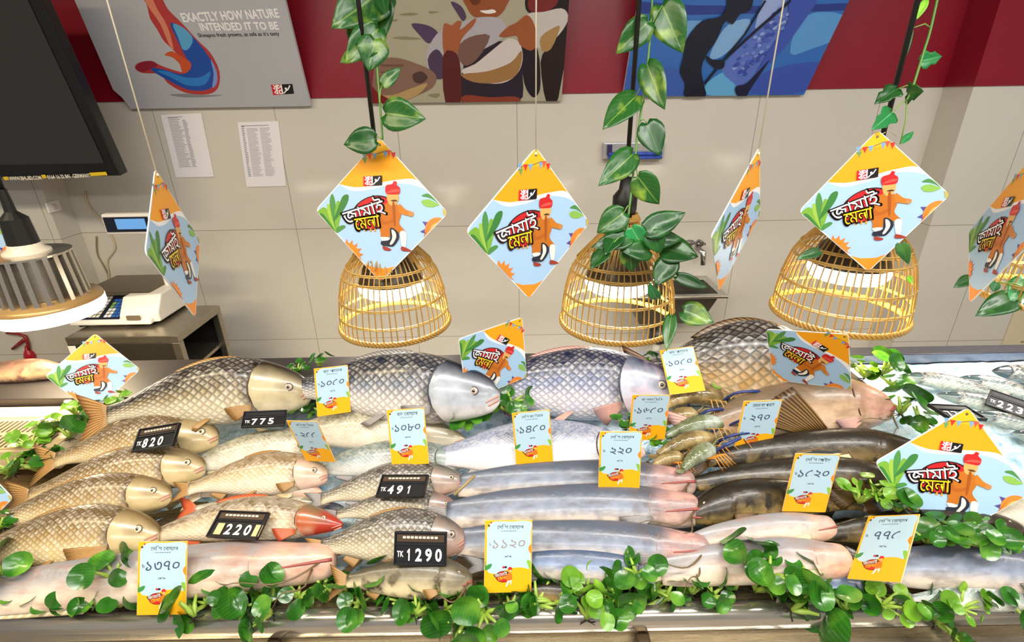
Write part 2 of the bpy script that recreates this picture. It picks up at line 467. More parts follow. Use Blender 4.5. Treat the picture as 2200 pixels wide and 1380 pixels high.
P2([(900, 500), (960, 480), (1000, 520), (960, 560), (910, 550)], '#513a3a')
P2([(610, 560), (660, 620), (770, 690), (640, 700), (600, 690)], '#7d1f22')
for i in range(9):
    f.disc(uv(Z2([(700+30*(i % 5), 440+45*(i//5))])[0]), .012, .005, '#755345', 10)
f.build('printed_artwork', t, T)

t, uv, T, OUT = poster('poster', 'blue poster with a dark figure hauling nets over water', (1530, 207),
    [(1392, -120), (1372, 0), (1338, 208), (1727, 204), (1825, 0), (1880, -120)], WY-.022, '#356fc0')
f = Flat(.0003); f.clip = OUT
P3 = lambda P, c, k=3: f.smooth(U(Z3(P)), c, k)
f.poly(U(Z3([(480, -300), (2050, -300), (1975, -10), (540, 0)])), '#a9c6e8')
f.poly(U(Z3([(540, 10), (900, 35), (1400, 40), (1970, 20), (1935, 70), (1400, 90), (900, 100), (528, 90)])), '#2a3f8f')
P3([(620, 130), (850, 140), (980, 150), (850, 280), (700, 260), (630, 200)], '#6fa6dc')
P3([(1150, 160), (1290, 130), (1240, 250), (1100, 380), (1020, 390), (1060, 280)], '#85b4e4')
P3([(1650, 110), (1920, 100), (1860, 260), (1700, 330), (1560, 360)], '#5d9edc')
P3([(1000, 560), (1130, 480), (1200, 560), (1220, 640), (1000, 640)], '#64b0e2')
P3([(480, 450), (820, 470), (840, 640), (440, 630)], '#3d62b8')
P3([(1400, 480), (1780, 420), (1680, 610), (1300, 630)], '#3a56b4')
P3([(1100, 470), (1200, 330), (1330, 160), (1400, -40), (1720, -40), (1640, 120), (1500, 320), (1340, 480), (1240, 600), (1180, 560)], '#5a74c8')
P3([(1330, 150), (1400, -30), (1540, -30), (1450, 90), (1340, 190)], '#9fb2e6')
for i in range(70):
    a = random.random(); b = random.random()
    x = 1180+330*a+random.uniform(-60, 120)*(1-b*.5); y = 470-430*a+random.uniform(-40, 80)
    P3([(x, y), (x+22, y-16), (x+34, y-2), (x+12, y+12)], random.choice(['#3a4fb0', '#8fa4e2', '#4a5fc0', '#7189d4']), 2)
P3([(1560, -20), (1740, -20), (1660, 120), (1520, 310), (1360, 480), (1290, 560), (1420, 330), (1540, 150)], '#3d55b4')
P3([(1190, 580), (1260, 560), (1340, 480), (1420, 400), (1300, 580), (1260, 645), (1200, 640)], '#16183a')
f.line(U(Z3([(1560, 0), (1330, 200), (1110, 400), (980, 560)])), .012, '#12132b')
f.line(U(Z3([(1390, 0), (1250, 230), (1100, 410)])), .009, '#12132b')
P3([(1140, -60), (1130, 40), (1080, 110), (960, 140), (860, 260), (840, 370), (815, 480), (850, 560), (850, 650), (985, 650), (975, 560), (960, 470), (985, 380), (1060, 270), (1120, 140), (1170, 160), (1220, 90), (1290, 60), (1300, -60)], '#14152a')
P3([(990, 370), (1040, 400), (1110, 400), (1110, 450), (1060, 460), (1000, 410)], '#14152a')
f.build('printed_artwork', t, T)

# ------------------------------------------------------------------ television under the red band, tilted forward
tl = math.radians(11); TNn = np.array([0, -math.cos(tl), -math.sin(tl)]); TV_ = np.array([0, -math.sin(tl), math.cos(tl)])
p0 = at_Y(260, 378, 2.20)
t = thing('television', 'large black television tilted forward high on the left wall', 'television', p0)
T = lambda v: PU*v[0]+TV_*v[1]+TNn*v[2]
Rt = np.array([PU, TV_, TNn]).T
TW, TH = 1.25, .74
MB().box(T((-TW/2, TH/2, -.025)), (TW, TH, .05), Rt).build('casing', M('#0c0c0e', .35, 0, .1), t, bevel=.004)
MB().box(T((-TW/2, TH/2+.012, .001)), (TW-.085, TH-.085, .004), Rt).build('screen', M('#2e2d2d', .16, 0, .08, 3), t)
MB().box(T((-TW/2, TH/2, -.12)), (.5, .3, .15), Rt).build('wall_bracket', M('#1b1b1d', .5), t)
p0v = p0
f = Flat(.0004); f.lay = 12
uv = lambda q: ((lambda d: (float(d@PU), float(d@TV_)))(at_plane(q[0], q[1], p0v, TNn)-p0v))
ptext(f, 'WWW.BHL-BD.COM', (22, 383), (90, 381), 7, '#efe9d8', .02)
ptext(f, '0164 16 32 841 -GERMANY', (104, 380), (195, 376), 7, '#efe9d8', .02)
for c in (((11, 385), (21, 384)), ((93, 381), (102, 380)), ((196, 376), (232, 374))):
    a, b = uv(c[0]), uv(c[1]); f.poly([(a[0], a[1]-.003), (b[0], b[1]-.003), (b[0], b[1]+.011), (a[0], a[1]+.011)], '#e4c21e')
f.build('caption_strip', t, T)

# ------------------------------------------------------------------ papers on the wall
def wall_sheet(name, label, cat, Q, Y, lines, col='#e9e6ea', seed=1):
    P = [at_Y(x, y, Y) for x, y in Q]            # tl tr br bl
    t = thing(name, label, cat, P[3])
    b = MB(); th = np.array([0, .0015, 0])
    L = [p-P[3] for p in P]
    b.add(L+[p+th for p in L], [(3, 2, 1, 0), (4, 5, 6, 7), (0, 1, 5, 4), (1, 2, 6, 5), (2, 3, 7, 6), (3, 0, 4, 7)])
    b.build('sheet', M(col, .6, 0, .02, 5, 0, 'paper'), t)
    f = Flat(.0004)
    Qm = lambda a, c: (L[3]*(1-a)+L[2]*a)*(1-c)+(L[0]*(1-a)+L[1]*a)*c
    rnd = random.Random(seed)
    for (a0, a1, c0, c1, n, col2) in lines:
        for i in range(n):
            c = c0+(c1-c0)*i/max(1, n-1); e = a1 if n == 1 else a1-(a1-a0)*rnd.uniform(0, .35)
            hh = .4*abs(c1-c0)/max(n, 1) if n > 1 else .008
            f.poly([(a0, c), (e, c), (e, c+hh), (a0, c+hh)], col2, 1)
    f.build('printed_rows', t, lambda v: Qm(v[0], v[1])+np.array([0, -v[2]-.0002, 0]))
    return t
wall_sheet('printed_sheet', 'white price list taped to the tiles below the prawn poster, nearer the television', 'paper',
    [(345, 247), (432, 243), (460, 380), (378, 382)], WY-.004, [(.16, .5, .17, .94, 34, '#a09aa6'), (.5, .62, .17, .9, 34, '#8b8596'), (.14, .52, .955, .96, 1, '#8b8596')], seed=3)
wall_sheet('printed_sheet', 'white price list taped below the prawn poster, away from the television', 'paper',
    [(510, 263), (598, 260), (615, 400), (530, 402)], WY-.004, [(.08, .16, .17, .93, 30, '#777284'), (.2, .48, .17, .9, 38, '#aaa5b0'), (.52, .78, .17, .9, 38, '#aaa5b0'), (.08, .75, .94, .95, 1, '#77728a')], seed=4)
wall_sheet('notice_board', 'cream printed notice on the right pillar above the ice', 'notice',
    [(2180, 668), (2300, 660), (2270, 790), (2132, 793)], RY-.004, [(.12, .14, .0, 1, 1, '#9c8f75'), (.3, .7, .62, .86, 3, '#8b8068'), (.3, .75, .2, .45, 4, '#8b8068')], col='#d6c6a6', seed=5)

# ------------------------------------------------------------------ wall unit, sink, tap, switch, cable
c = at_Y(1361, 324, WY-.03)
t = thing('insect_trap', 'small silver wall unit with blue tubes behind the middle vine', 'wall unit', c)
b = MB(); b.box((0, .012, 0), (.285, .035, .075)); b.build('casing', steel('#c9cbd2', .3), t, bevel=.004)
b = MB(); b.tube([(-.12, -.018, -.012), (.13, -.018, -.012)], .009, 10); b.tube([(-.12, -.018, -.03), (.13, -.018, -.03)], .008, 10)
b.build('tube', M('#3c58b8', .25, 0, .5, 60), t, True)
for s in (-1, 1): MB().box((s*.115, -.012, .006), (.022, .02, .05)).build('end_clip', M('#2c2a55', .3), t, bevel=.003)

sk = at_Y(1500, 592, WY); Zs = float(sk[2])
fl_ = at_Z(1440, 632, Zs-.0); fr_ = at_Z(1566, 636, Zs)
SYf = float(fr_[1]); SXr = float(fr_[0]); SXl = SXr-.47
t = thing('wall_sink', 'stainless steel hand basin on the wall behind the middle basket lamp', 'sink', ((SXl+SXr)/2, WY, Zs))
ox = np.array([(SXl+SXr)/2, WY, Zs]); W = SXr-SXl; D = WY-SYf
b = MB(); hw = W/2
rim = .035
for a, c_ in (((-hw, -D, -.014), (hw, -D+rim, 0)), ((-hw, -rim*1.6, -.014), (hw, -.002, 0)), ((-hw, -D+rim, -.014), (-hw+rim, -rim*1.6, 0)), ((hw-rim, -D+rim, -.014), (hw, -rim*1.6, 0))): b.span(a, c_)
b.build('rim', steel('#b9b6ae', .25), t, bevel=.003)
b = MB(); i = hw-rim; j = .10
top = [(-i, -D+rim, -.01), (i, -D+rim, -.01), (i, -rim*1.6, -.01), (-i, -rim*1.6, -.01)]
bot = [(-i+.05, -D+rim+.05, -.17), (i-.05, -D+rim+.05, -.17), (i-.05, -rim*1.6-.02, -.17), (-i+.05, -rim*1.6-.02, -.17)]
topo = [(x*1.02, y-.004 if k < 2 else y+.004, z) for k, (x, y, z) in enumerate(top)]; boto = [(x*1.02, y, z-.006) for x, y, z in bot]
b.add(top+bot, [(0, 1, 5, 4), (1, 2, 6, 5), (2, 3, 7, 6), (3, 0, 4, 7), (4, 5, 6, 7)])
b.add(topo+boto, [(4, 5, 1, 0), (5, 6, 2, 1), (6, 7, 3, 2), (7, 4, 0, 3), (7, 6, 5, 4)])
b.build('bowl', steel('#77746c', .3), t)
b = MB(); b.lathe([(.03, -.176), (.032, -.19), (.02, -.2), (.02, -.23), (.045, -.235), (.048, -.30), (.02, -.31)], (-.03, -D*.5, 0), 20)
b.build('drain_trap', M('#2b2a2a', .35), t, True)
MB().tube([(-.03, -D*.5, -.3), (-.035, -D*.5, -.36), (-.07, -D*.35, -.42), (-.09, -D*.3, -Zs+.0)], .022, 12).build('waste_pipe', M('#cfc8bb', .4), t, True)
tp = at_Y(1492, 528, WY)
t = thing('water_tap', 'chrome tap on the wall above the steel basin', 'tap', tp)
MB().tube([(-.03, -.004, .0), (-.03, -.012, 0)], .034, 20).build('wall_flange', steel('#d8d5cf', .15), t, True)
MB().tube([(-.03, -.01, 0), (-.01, -.07, .002), (.012, -.10, -.01), (.016, -.105, -.07)], [.019, .019, .016, .012], 14).build('spout', steel('#cfccc6', .15), t, True)
b = MB(); b.ball((-.004, -.072, .03), (.022, .022, .018), 8); b.box((-.004, -.1, .045), (.014, .08, .008)); b.build('handle', steel('#8d8983', .2), t, True)

c = at_X(113, 444, LX); c = np.array([LX, c[1], c[2]])
t = thing('switch_plate', 'white switch plate on the corner of the left pillar', 'switch', c)
MB().box((.004, 0, 0), (.008, .075, .05)).build('plate', M('#ece8e2', .4), t, bevel=.003)
MB().box((.009, 0, 0), (.006, .02, .025)).build('rocker', M('#d5d0ca', .35), t, bevel=.002)
P = [at_Y(x, y, WY-.006) for x, y in ((182, 412), (190, 440), (222, 480), (241, 510), (247, 535), (231, 560), (234, 590), (233, 612))]
z0 = MB(); z0.tube(crs(P, 5, False), .004, 6)
P = [at_Y(x, y, WY-.006) for x, y in ((207, 508), (209, 545), (222, 570), (232, 592), (233, 615))]
tag(MB().tube(crs(P, 5, False), .0035, 6).build('power_cable', M('#8a7a62', .5), None, True), 'thin grey cable running down the tiles to the stand, left of the pair', 'cable')
tag(z0.build('power_cable', M('#cdbb98', .5), None, True), 'pale cable looping right down the tiles above the weighing scale', 'cable')

# red two-pronged hook standing on the left pillar
Pp = lambda x, y: at_Y(x, y, LY-.012)
c = Pp(60, 770)
t = thing('red_hook', 'red two-pronged hook with a drop-shaped foot beside the steel stand', 'hook', c)
b = MB(); b.tube([Pp(14, 716)-c, Pp(40, 718)-c, Pp(54, 723)-c, Pp(60, 738)-c, Pp(62, 755)-c], [.006, .007, .009, .008, .007], 8)
b.tube([Pp(55, 728)-c, Pp(42, 738)-c, Pp(27, 750)-c], [.009, .009, .007], 8); b.build('prong', M('#8e1d1d', .35), t, True)
b = MB(); b.lathe([(.004, .05), (.01, .03), (.02, .012), (.026, -.008), (.022, -.024), (.01, -.032)], Pp(63, 762)-c, 16); b.build('foot', M('#b01426', .3), t, True)

# ------------------------------------------------------------------ steel stand with the weighing scale
ZT = .89
a = at_Z(380, 722, ZT); bk = at_Z(458, 665, ZT); lf = at_Z(137, 727, ZT)
x1, x0, y0, y1 = float(a[0]), float(lf[0]), float(a[1]), float(bk[1])+.05
t = thing('steel_stand', 'dark stainless steel table with open shelves under the weighing scale', 'table', ((x0+x1)/2, y0, 0))
o = np.array([(x0+x1)/2, y0, 0]); ST = steel('#6f6a62', .3); SB = steel('#a39b8d', .28)
B = lambda p, q, nm, m, bv=.002: MB().span(np.array(p)-o, np.array(q)-o).build(nm, m, t, bevel=bv)
B((x0, y0, ZT-.03), (x1, y1, ZT), 'table_top', SB)
B((x0, y0, .35), (x1-.03, y0+.012, ZT-.03), 'front_panel', ST)
B((x0, y1-.012, .1), (x1-.03, y1, ZT-.03), 'rear_panel', M('#1d1b1a', .5))
B((x0, y0+.012, .1), (x0+.012, y1-.012, ZT-.03), 'side_panel', ST)
B((x0+.012, y0+.012, .70), (x1-.02, y1-.012, .715), 'shelf', SB)
for (px_, py_) in ((x1-.03, y0), (x1-.03, y1-.03), (x0, y0-.0), (x0, y1-.03)):
    B((px_, py_, 0), (px_+.03, py_+.03, ZT-.03), 'leg', SB, .003)
B((x0+.0, y0-.002, ZT-.075), (x0+.03, y0, ZT-.035), 'sticker', M('#e8e4dc', .5))
l_ = at_Z(152, 707, ZT); r_ = at_Z(325, 705, ZT); sy = float(l_[1])
xl, xr = float(l_[0]), float(r_[0]); bkY = y1-.01
t = thing('weighing_scale', 'white electronic weighing scale with a keypad and label printer on the steel stand', 'scale', ((xl+xr)/2, sy, ZT))
Wd = xr-xl; WH = M('#e6e1d8', .35, 0, .02, 14, 0, 'white_plastic')
hw = Wd/2; dp = .30
b = MB()   # body with a sloping keypad face
prof = [(0, .012), (0, .03), (.14, .095), (.30, .095), (.30, .012)]
V = [(-hw, y, z) for y, z in prof]+[(hw, y, z) for y, z in prof]
b.add(V, [(0, 1, 2, 3, 4), (9, 8, 7, 6, 5)]+[(i, 5+i, 5+(i+1) % 5, (i+1) % 5) for i in range(5)])
b.build('body', WH, t, bevel=.006)
b = MB(); V = [(hw*.28, y, z) for y, z in [(.0, .012), (.0, .05), (.05, .115), (.28, .115), (.28, .012)]]+[(hw*1.12, y+.03, z) for y, z in [(.0, .012), (.0, .05), (.05, .115), (.25, .115), (.25, .012)]]
b.add(V, [(0, 1, 2, 3, 4), (9, 8, 7, 6, 5)]+[(i, 5+i, 5+(i+1) % 5, (i+1) % 5) for i in range(5)])
pr = b.build('label_printer', M('#dcd7cd', .4, 0, .02), t, bevel=.006)
MB().box((hw*.62, -.0, .043), (.05, .008, .018)).build('printer_slot', M('#6e5f50', .5), pr)
b = MB(); b.box((0, 0, -.012), (.02, .02, .02)) if False else None
for x_, y_ in ((-hw+.03, .03), (hw-.03, .03), (-hw+.03, .27), (hw-.03, .27)):
    MB().lathe([(.014, 0), (.016, .006), (.012, .013)], (x_, y_, 0), 14).build('foot', M('#222222', .6), t, True)
MB().box((-.02, .21, .112), (Wd*.92, .24, .012)).build('weighing_platter', steel('#8f8470', .3), t, bevel=.004)
sl = math.atan2(.065, .14); Rk = np.array(Matrix.Rotation(sl, 3, 'X')); kc = np.array([-hw*.38, .07, .0635])
MB().box(kc+Rk@np.array([0, 0, .0]), (Wd*.60, .135, .004), Rk).build('keypad', M('#1d2230', .4), t)
f = Flat(.0008); f.lay = 3
for r in range(7):
    for k in range(12):
        colr = '#d9d4c6' if k < 7 else ('#2f62b5' if (k > 9 or r > 4) else ('#dfe3e2' if r < 3 else '#7fb04a' if k == 8 else '#3d74c4'))
        if k == 7: continue
        if r == 6 and k > 6: continue
        x_ = -Wd*.285+k*Wd*.0475; y_ = -.058+r*.0175
        f.poly([(x_, y_), (x_+Wd*.04, y_), (x_+Wd*.04, y_+.014), (x_, y_+.014)], colr, 3)
f.build('keys', t, lambda v: kc+Rk@np.array(v))
dc = at_Y(283, 480, bkY-.02)-np.array([(xl+xr)/2, sy, ZT])
MB().tube([(float(dc[0])+.08, bkY-.03-sy, .012), (float(dc[0])+.08, bkY-.03-sy, float(dc[2])-.03)], .012, 12).build('display_pole', WH, t, True)
ds = MB().box(dc, (.21, .035, .085)).build('display_head', WH, t, bevel=.008)
MB().box(dc+np.array([-.005, -.019, 0]), (.18, .004, .06)).build('display_bezel', M('#14182a', .25), ds)
MB().box(dc+np.array([.012, -.022, .002]), (.12, .003, .042)).build('display_screen', M('#5f97d6', .3, 0, .1, 60, .5), ds)
MB().box(dc+np.array([.09, -.004, -.065]), (.05, .03, .035)).build('sensor_block', WH, ds, bevel=.003)

# ------------------------------------------------------------------ the display counter
XA, XB = -2.1, 2.3; DY = .03
o = np.array([0, .64, 0])
t = thing('display_counter', 'long stainless steel fish display counter across the foreground', 'counter', o)
CS = steel('#a8987a', .26, 'brushed_counter_steel'); CB = steel('#d8d2c6', .18, 'polished_rail')
b = MB(); k = 40
b.add([(XA, .70, .785), (XB, .70, .785), (XB, 1.5, surf(1.5)-.045), (XA, 1.5, surf(1.5)-.045), (XA, .70, .765), (XB, .70, .765), (XB, 1.5, surf(1.5)-.065), (XA, 1.5, surf(1.5)-.065)],
      [(0, 1, 2, 3), (7, 6, 5, 4), (0, 4, 5, 1), (1, 5, 6, 2), (2, 6, 7, 3), (3, 7, 4, 0)])
for v in b.V: v -= o
b.build('deck', CS, t)
b = MB(); prof = [(.73, .772)]+[(.692+.022*math.cos(q), .778+.022*math.sin(q)) for q in np.linspace(.35, 2.9, 12)]+[(.670, .76), (.682, .74), (.73, .74)]
n = len(prof); b.add([(XA, y, z)-o for y, z in prof]+[(XB, y, z)-o for y, z in prof], [(i, (i+1) % n, n+(i+1) % n, n+i) for i in range(n)]+[tuple(range(n-1, -1, -1)), tuple(range(n, 2*n))])
b.build('front_rail', CB, t, True)
MB().span(np.array((XA, .678, .08))-o, np.array((XB, .695, .745))-o).build('front_panel', CS, t)
MB().span(np.array((XA, .655, .705))-o, np.array((XB, .678, .712))-o).build('lower_trim', CB, t)
for px_ in (590, 1382):
    q = at_Z(px_, 1352, .76); xx = float(q[0])
    b = MB(); b.span(np.array((xx-.014, .642, .66))-o, np.array((xx+.014, .69, .745))-o); b.build('bracket', M('#5a4a36', .4, .6), t, bevel=.006)
ledge = M('#2c2827', .5, .1, .12, 6)
MB().span(np.array((XA, 1.27, .90))-o, np.array((1.02, 1.50, .945))-o).build('back_ledge', ledge, t, bevel=.003)
MB().span(np.array((1.02, 1.445, .90))-o, np.array((XB, 1.50, .945))-o).build('back_bar', steel('#7e7f8c', .25), t, bevel=.003)
MB().span(np.array((XA, 1.5, 0))-o, np.array((XB, 1.52, .90))-o).build('rear_panel', CS, t)
# slotted vent cover at the left end
q0 = at_bed(128, 958, .02); q1 = at_bed(150, 856, .02)
vx = -1.16; vy0, vy1 = 1.055, 1.262; vz = .925
o = np.array([vx-.3, vy0, vz-.06])
t = thing('vent_cover', 'cream slotted vent cover at the left end of the counter', 'vent', o)
CR = M('#d8c19a', .3, 0, .05, 9, 0, 'cream_enamel')
MB().span(np.array((XA+.2, vy0, vz-.06))-o, np.array((vx, vy1, vz))-o).build('cover', CR, t, bevel=.004)
MB().span(np.array((XA+.2, vy0+.005, vz))-o, np.array((vx-.0, vy0+.145, vz+.004))-o).build('slot_panel', M('#bfa57c', .35), t)
b = MB()
for i in range(64):
    x_ = XA+.22+i*.0135
    if x_ > vx-.03: break
    b.box(np.array((x_, vy0+.035, vz+.0045))-o, (.005, .05, .002)); b.box(np.array((x_, vy0+.1, vz+.0045))-o, (.005, .05, .002))
b.build('vent_slots', M('#4b3a24', .6), t)
MB().tube([np.array((XA+.3, vy0+.155, vz+.012))-o, np.array((-1.30, vy0+.155, vz+.012))-o], .011, 12).build('glowing_reflection', M('#fff3dc', .3, 0, 0, 14, 2.2), t, True)  # emissive rod stands in for a fluorescent reflection on the cover

# crushed ice
NX, NY = 150, 44; V = []; F = []
rnd = random.Random(11)
for j in range(NY):
    for i in range(NX):
        x = -1.10+(XB-.05+1.10)*i/(NX-1); y = .715+(1.44-.715)*j/(NY-1)
        e = min(1, j/3, (NY-1-j)/3+.3)
        z = surf(y)-.012+rnd.uniform(-.004, .005)*(1 if x < .95 else 1.5)+.004*math.sin(x*9+y*13)
        if x < .95: z -= .012
        V.append((x, y, z*e+(surf(y)-.03)*(1-e)))
F = [(j*NX+i, j*NX+i+1, (j+1)*NX+i+1, (j+1)*NX+i) for j in range(NY-1) for i in range(NX-1)]
q = N('crushed_ice'); q.set(Roughness=.3, **{'Subsurface Weight': .3, 'Subsurface Scale': .01})
q.l(q.ramp(q.noise(38, q.obj(), 6), [(.3, '#6c91a8'), (.48, '#a6c2d2'), (.7, '#d0e0e9')]), q.b.inputs['Base Color'])
q.bump(q.noise(140, q.obj(), 5), .6, .004)
ic = link('crushed_ice', mesh('crushed_ice', V, F, True), q.m)
tag(ic, 'white crushed ice spread under the fish', 'ice', None, 'stuff')

# ------------------------------------------------------------------ festival diamond cards
HD = .172
def card_art():
    f = Flat(.00014)
    Z = lambda P: [((x-487)/393, (530-y)/447) for x, y in P]
    def rd(s, k=.06):
        out = []
        C_ = [(0, 1), (1, 0), (0, -1), (-1, 0)]
        for i in range(4):
            a, b, c = np.array(C_[i-1]), np.array(C_[i]), np.array(C_[(i+1) % 4])
            p, q = b+(a-b)*k, b+(c-b)*k
            for t in np.linspace(0, 1, 6): out.append(tuple(s*((1-t)**2*p+2*t*(1-t)*b+t*t*q)))
        return out
    D = rd(1.0)
    f.poly(D, '#f4f4f2')
    inn = np.array(rd(.985))
    def clip(P):     # keep inside the diamond
        out = []
        for x, y in P:
            s = abs(x)+abs(y)
            out.append((x, y) if s <= .985 else (x*.985/s, y*.985/s))
        return out
    f.poly([tuple(p) for p in inn], '#abcdec')
    top = crs([(-.62, .37), (-.38, .33), (-.17, .35), (.08, .41), (.28, .44), (.5, .45), (.63, .37)], 5, False)
    f.poly(clip([(.63, .37), (.03, .97), (-.03, .97), (-.62, .37)][::1])+[tuple(p) for p in clip(crs([(-.62, .37), (-.42, .28), (-.15, .3), (.1, .36), (.3, .39), (.5, .37), (.68, .31)], 5, False))], '#f7f8f8')
    f.poly(clip([(.63, .37), (.31, .69), (.02, .98), (-.02, .98), (-.31, .69)])+[tuple(p) for p in clip(top)], '#fba81a')
    f.poly(clip([(.2, .8), (.02, .98), (-.02, .98), (-.2, .8), (-.1, .77), (0, .765), (.1, .78)]), '#fdbb22')
    f.poly(clip(Z([(385, 868), (440, 880), (520, 886), (580, 884), (495, 975), (480, 975)])), '#f7952a')
    f.disc((0, .905), .02, .02, '#6b5a3a', 10)
    # bunting
    f.line(clip(Z([(372, 172), (420, 182), (470, 180), (520, 162), (552, 150), (580, 190)])), .012, '#8c6a48')
    for x, y, c in ((395, 178, '#7aa7cf'), (428, 184, '#d6322b'), (458, 182, '#7aa7cf'), (400, 208, '#6f9a54'), (520, 172, '#7aa7cf'), (540, 165, '#e25b45'), (566, 178, '#d6322b')):
        f.poly(Z([(x-14, y-6), (x+14, y-8), (x, y+32)]), c)
    # leaves
    g1, g2, g3 = '#7cae3c', '#4f8f46', '#3d7f3a'
    for P, c in (([(205, 680), (120, 560), (110, 540), (150, 510), (190, 560)], g1), ([(205, 680), (175, 560), (170, 490), (205, 520), (215, 600)], '#9cc24a'), ([(205, 680), (185, 500), (200, 425), (220, 480), (220, 580)], g2),
                 ([(205, 680), (215, 560), (230, 470), (262, 500), (250, 570)], g1), ([(205, 600), (240, 500), (265, 440), (298, 430), (296, 470), (265, 530)], g3), ([(205, 680), (225, 640), (262, 620), (280, 632), (245, 660)], g2),
                 ([(205, 680), (140, 590), (108, 555), (150, 560)], g3)):
        f.smooth(clip(Z(P)), c, 4)
    f.smooth(clip(Z([(728, 430), (760, 415), (800, 430), (836, 470), (800, 455), (770, 440)])), g2, 4)
    f.smooth(clip(Z([(728, 460), (770, 450), (810, 470), (830, 480), (790, 497), (745, 490)])), '#8dbd54', 4)
    f.smooth(clip(Z([(850, 500), (870, 525), (866, 550), (852, 530)])), '#c3b15a', 4)
    # flowers cut by the edges
    for k in range(5):
        a = math.radians(150+k*34); c = np.array((820, 640)); r0, r1 = 66, 100
        P = [(c[0]+r0*math.cos(a-.25), c[1]-r0*1.1*math.sin(a-.25)), (c[0]+r1*math.cos(a), c[1]-r1*1.1*math.sin(a)), (c[0]+r0*math.cos(a+.25), c[1]-r0*1.1*math.sin(a+.25))]
        f.poly(clip(Z(P)), '#5b4a92')
    f.poly(clip(Z([(820+72*math.cos(a), 640-82*math.sin(a)) for a in np.linspace(.6, 4.4, 20)])), '#f08a35')
    f.poly(clip(Z([(825+45*math.cos(a), 640-50*math.sin(a)) for a in np.linspace(.6, 4.4, 16)])), '#f7b766')
    for k in range(11):
        a = math.radians(-70+k*20); P = [(285+r*math.cos(a+d), 820-r*1.1*math.sin(a+d)) for r, d in ((78, -.12), (104, 0), (78, .12))]
        f.poly(clip(Z(P)), '#ef7c25')
    f.poly(clip(Z([(285+82*math.cos(a), 820-90*math.sin(a)) for a in np.linspace(-1.4, 2.2, 20)])), '#f08a2c')
    f.poly(clip(Z([(285+52*math.cos(a), 820-56*math.sin(a)) for a in np.linspace(-1.4, 2.2, 16)])), '#f6ab3c')
    # red blot behind the lettering
    for q, cc in ((1.0, '#2b1413'), (.93, '#cf1f24')):
        f.poly([(-.10+q*(.34*math.cos(a)*.95-.23*math.sin(a)*.31), -.02+q*(.34*math.cos(a)*.31+.23*math.sin(a)*.95)) for a in np.linspace(0, 2*PI, 33)[:-1]], cc)
    for x in (395, 425, 450): f.poly(Z([(x, 655), (x+14, 655), (x+8, 625)]), '#f2a03c')
    # a walking man in a turban with a fish at his side, plain shapes
    S = lambda P, c, k=4: f.smooth(Z(P), c, k)
    S([(490, 655), (470, 590), (500, 500), (545, 475), (595, 490), (612, 545), (600, 600), (640, 655), (600, 660), (560, 630), (540, 690), (495, 690)], '#c4701f')
    S([(600, 480), (640, 515), (680, 530), (678, 552), (640, 550), (600, 530)], '#cf7c26')
    S([(490, 560), (520, 590), (570, 570), (575, 590), (520, 612), (485, 600)], '#b8611c')
    S([(655, 530), (682, 530), (682, 552), (660, 556)], '#c98a4e')
    S([(532, 418), (590, 418), (597, 450), (585, 482), (556, 492), (534, 470)], '#e2ac62'); S([(550, 462), (575, 455), (592, 464), (572, 468)], '#5a3a22', 3)
    S([(520, 405), (525, 370), (560, 360), (570, 342), (588, 350), (585, 365), (605, 385), (600, 420), (560, 425), (530, 422)], '#cc2424')
    S([(525, 415), (560, 395), (600, 392), (600, 405), (560, 412)], '#e25548', 3)
    S([(490, 690), (540, 690), (545, 720), (530, 745), (510, 740), (505, 715)], '#f2ece0')
    S([(605, 655), (640, 655), (640, 740), (618, 742)], '#f2ece0')
    S([(548, 630), (590, 650), (600, 690), (570, 740), (540, 745), (500, 740), (495, 715), (545, 700)], '#262a38')
    S([(556, 640), (578, 655), (582, 690), (560, 730), (545, 730), (560, 690)], '#f0ead8')
    S([(505, 745), (550, 760), (545, 772), (510, 768)], '#a13a2a'); S([(618, 742), (670, 765), (665, 772), (615, 768)], '#a13a2a')
    S([(560, 480), (575, 480), (580, 600), (570, 610)], '#a85516', 3)
    # lettering
    c1 = ((388-487)/393, (530-528)/447)
    f.text('জামাই', c1, .68, .30, '#2b1413', .30, .045); f.text('জামাই', c1, .64, .28, '#ffffff', .30, .012)
    c2 = ((412-487)/393, (530-598)/447)
    f.text('েমলা', c2, .42, .20, '#2b1413', .16, .06); f.text('েমলা', c2, .385, .175, '#f7d51c', .16, .015)
    logo(f, lambda a, b: ((392+a*55-487)/393, (530-(374-b*58+ -a*3))/447))
    return f, D
CARD, CARD_D = card_art()
_cm = {}
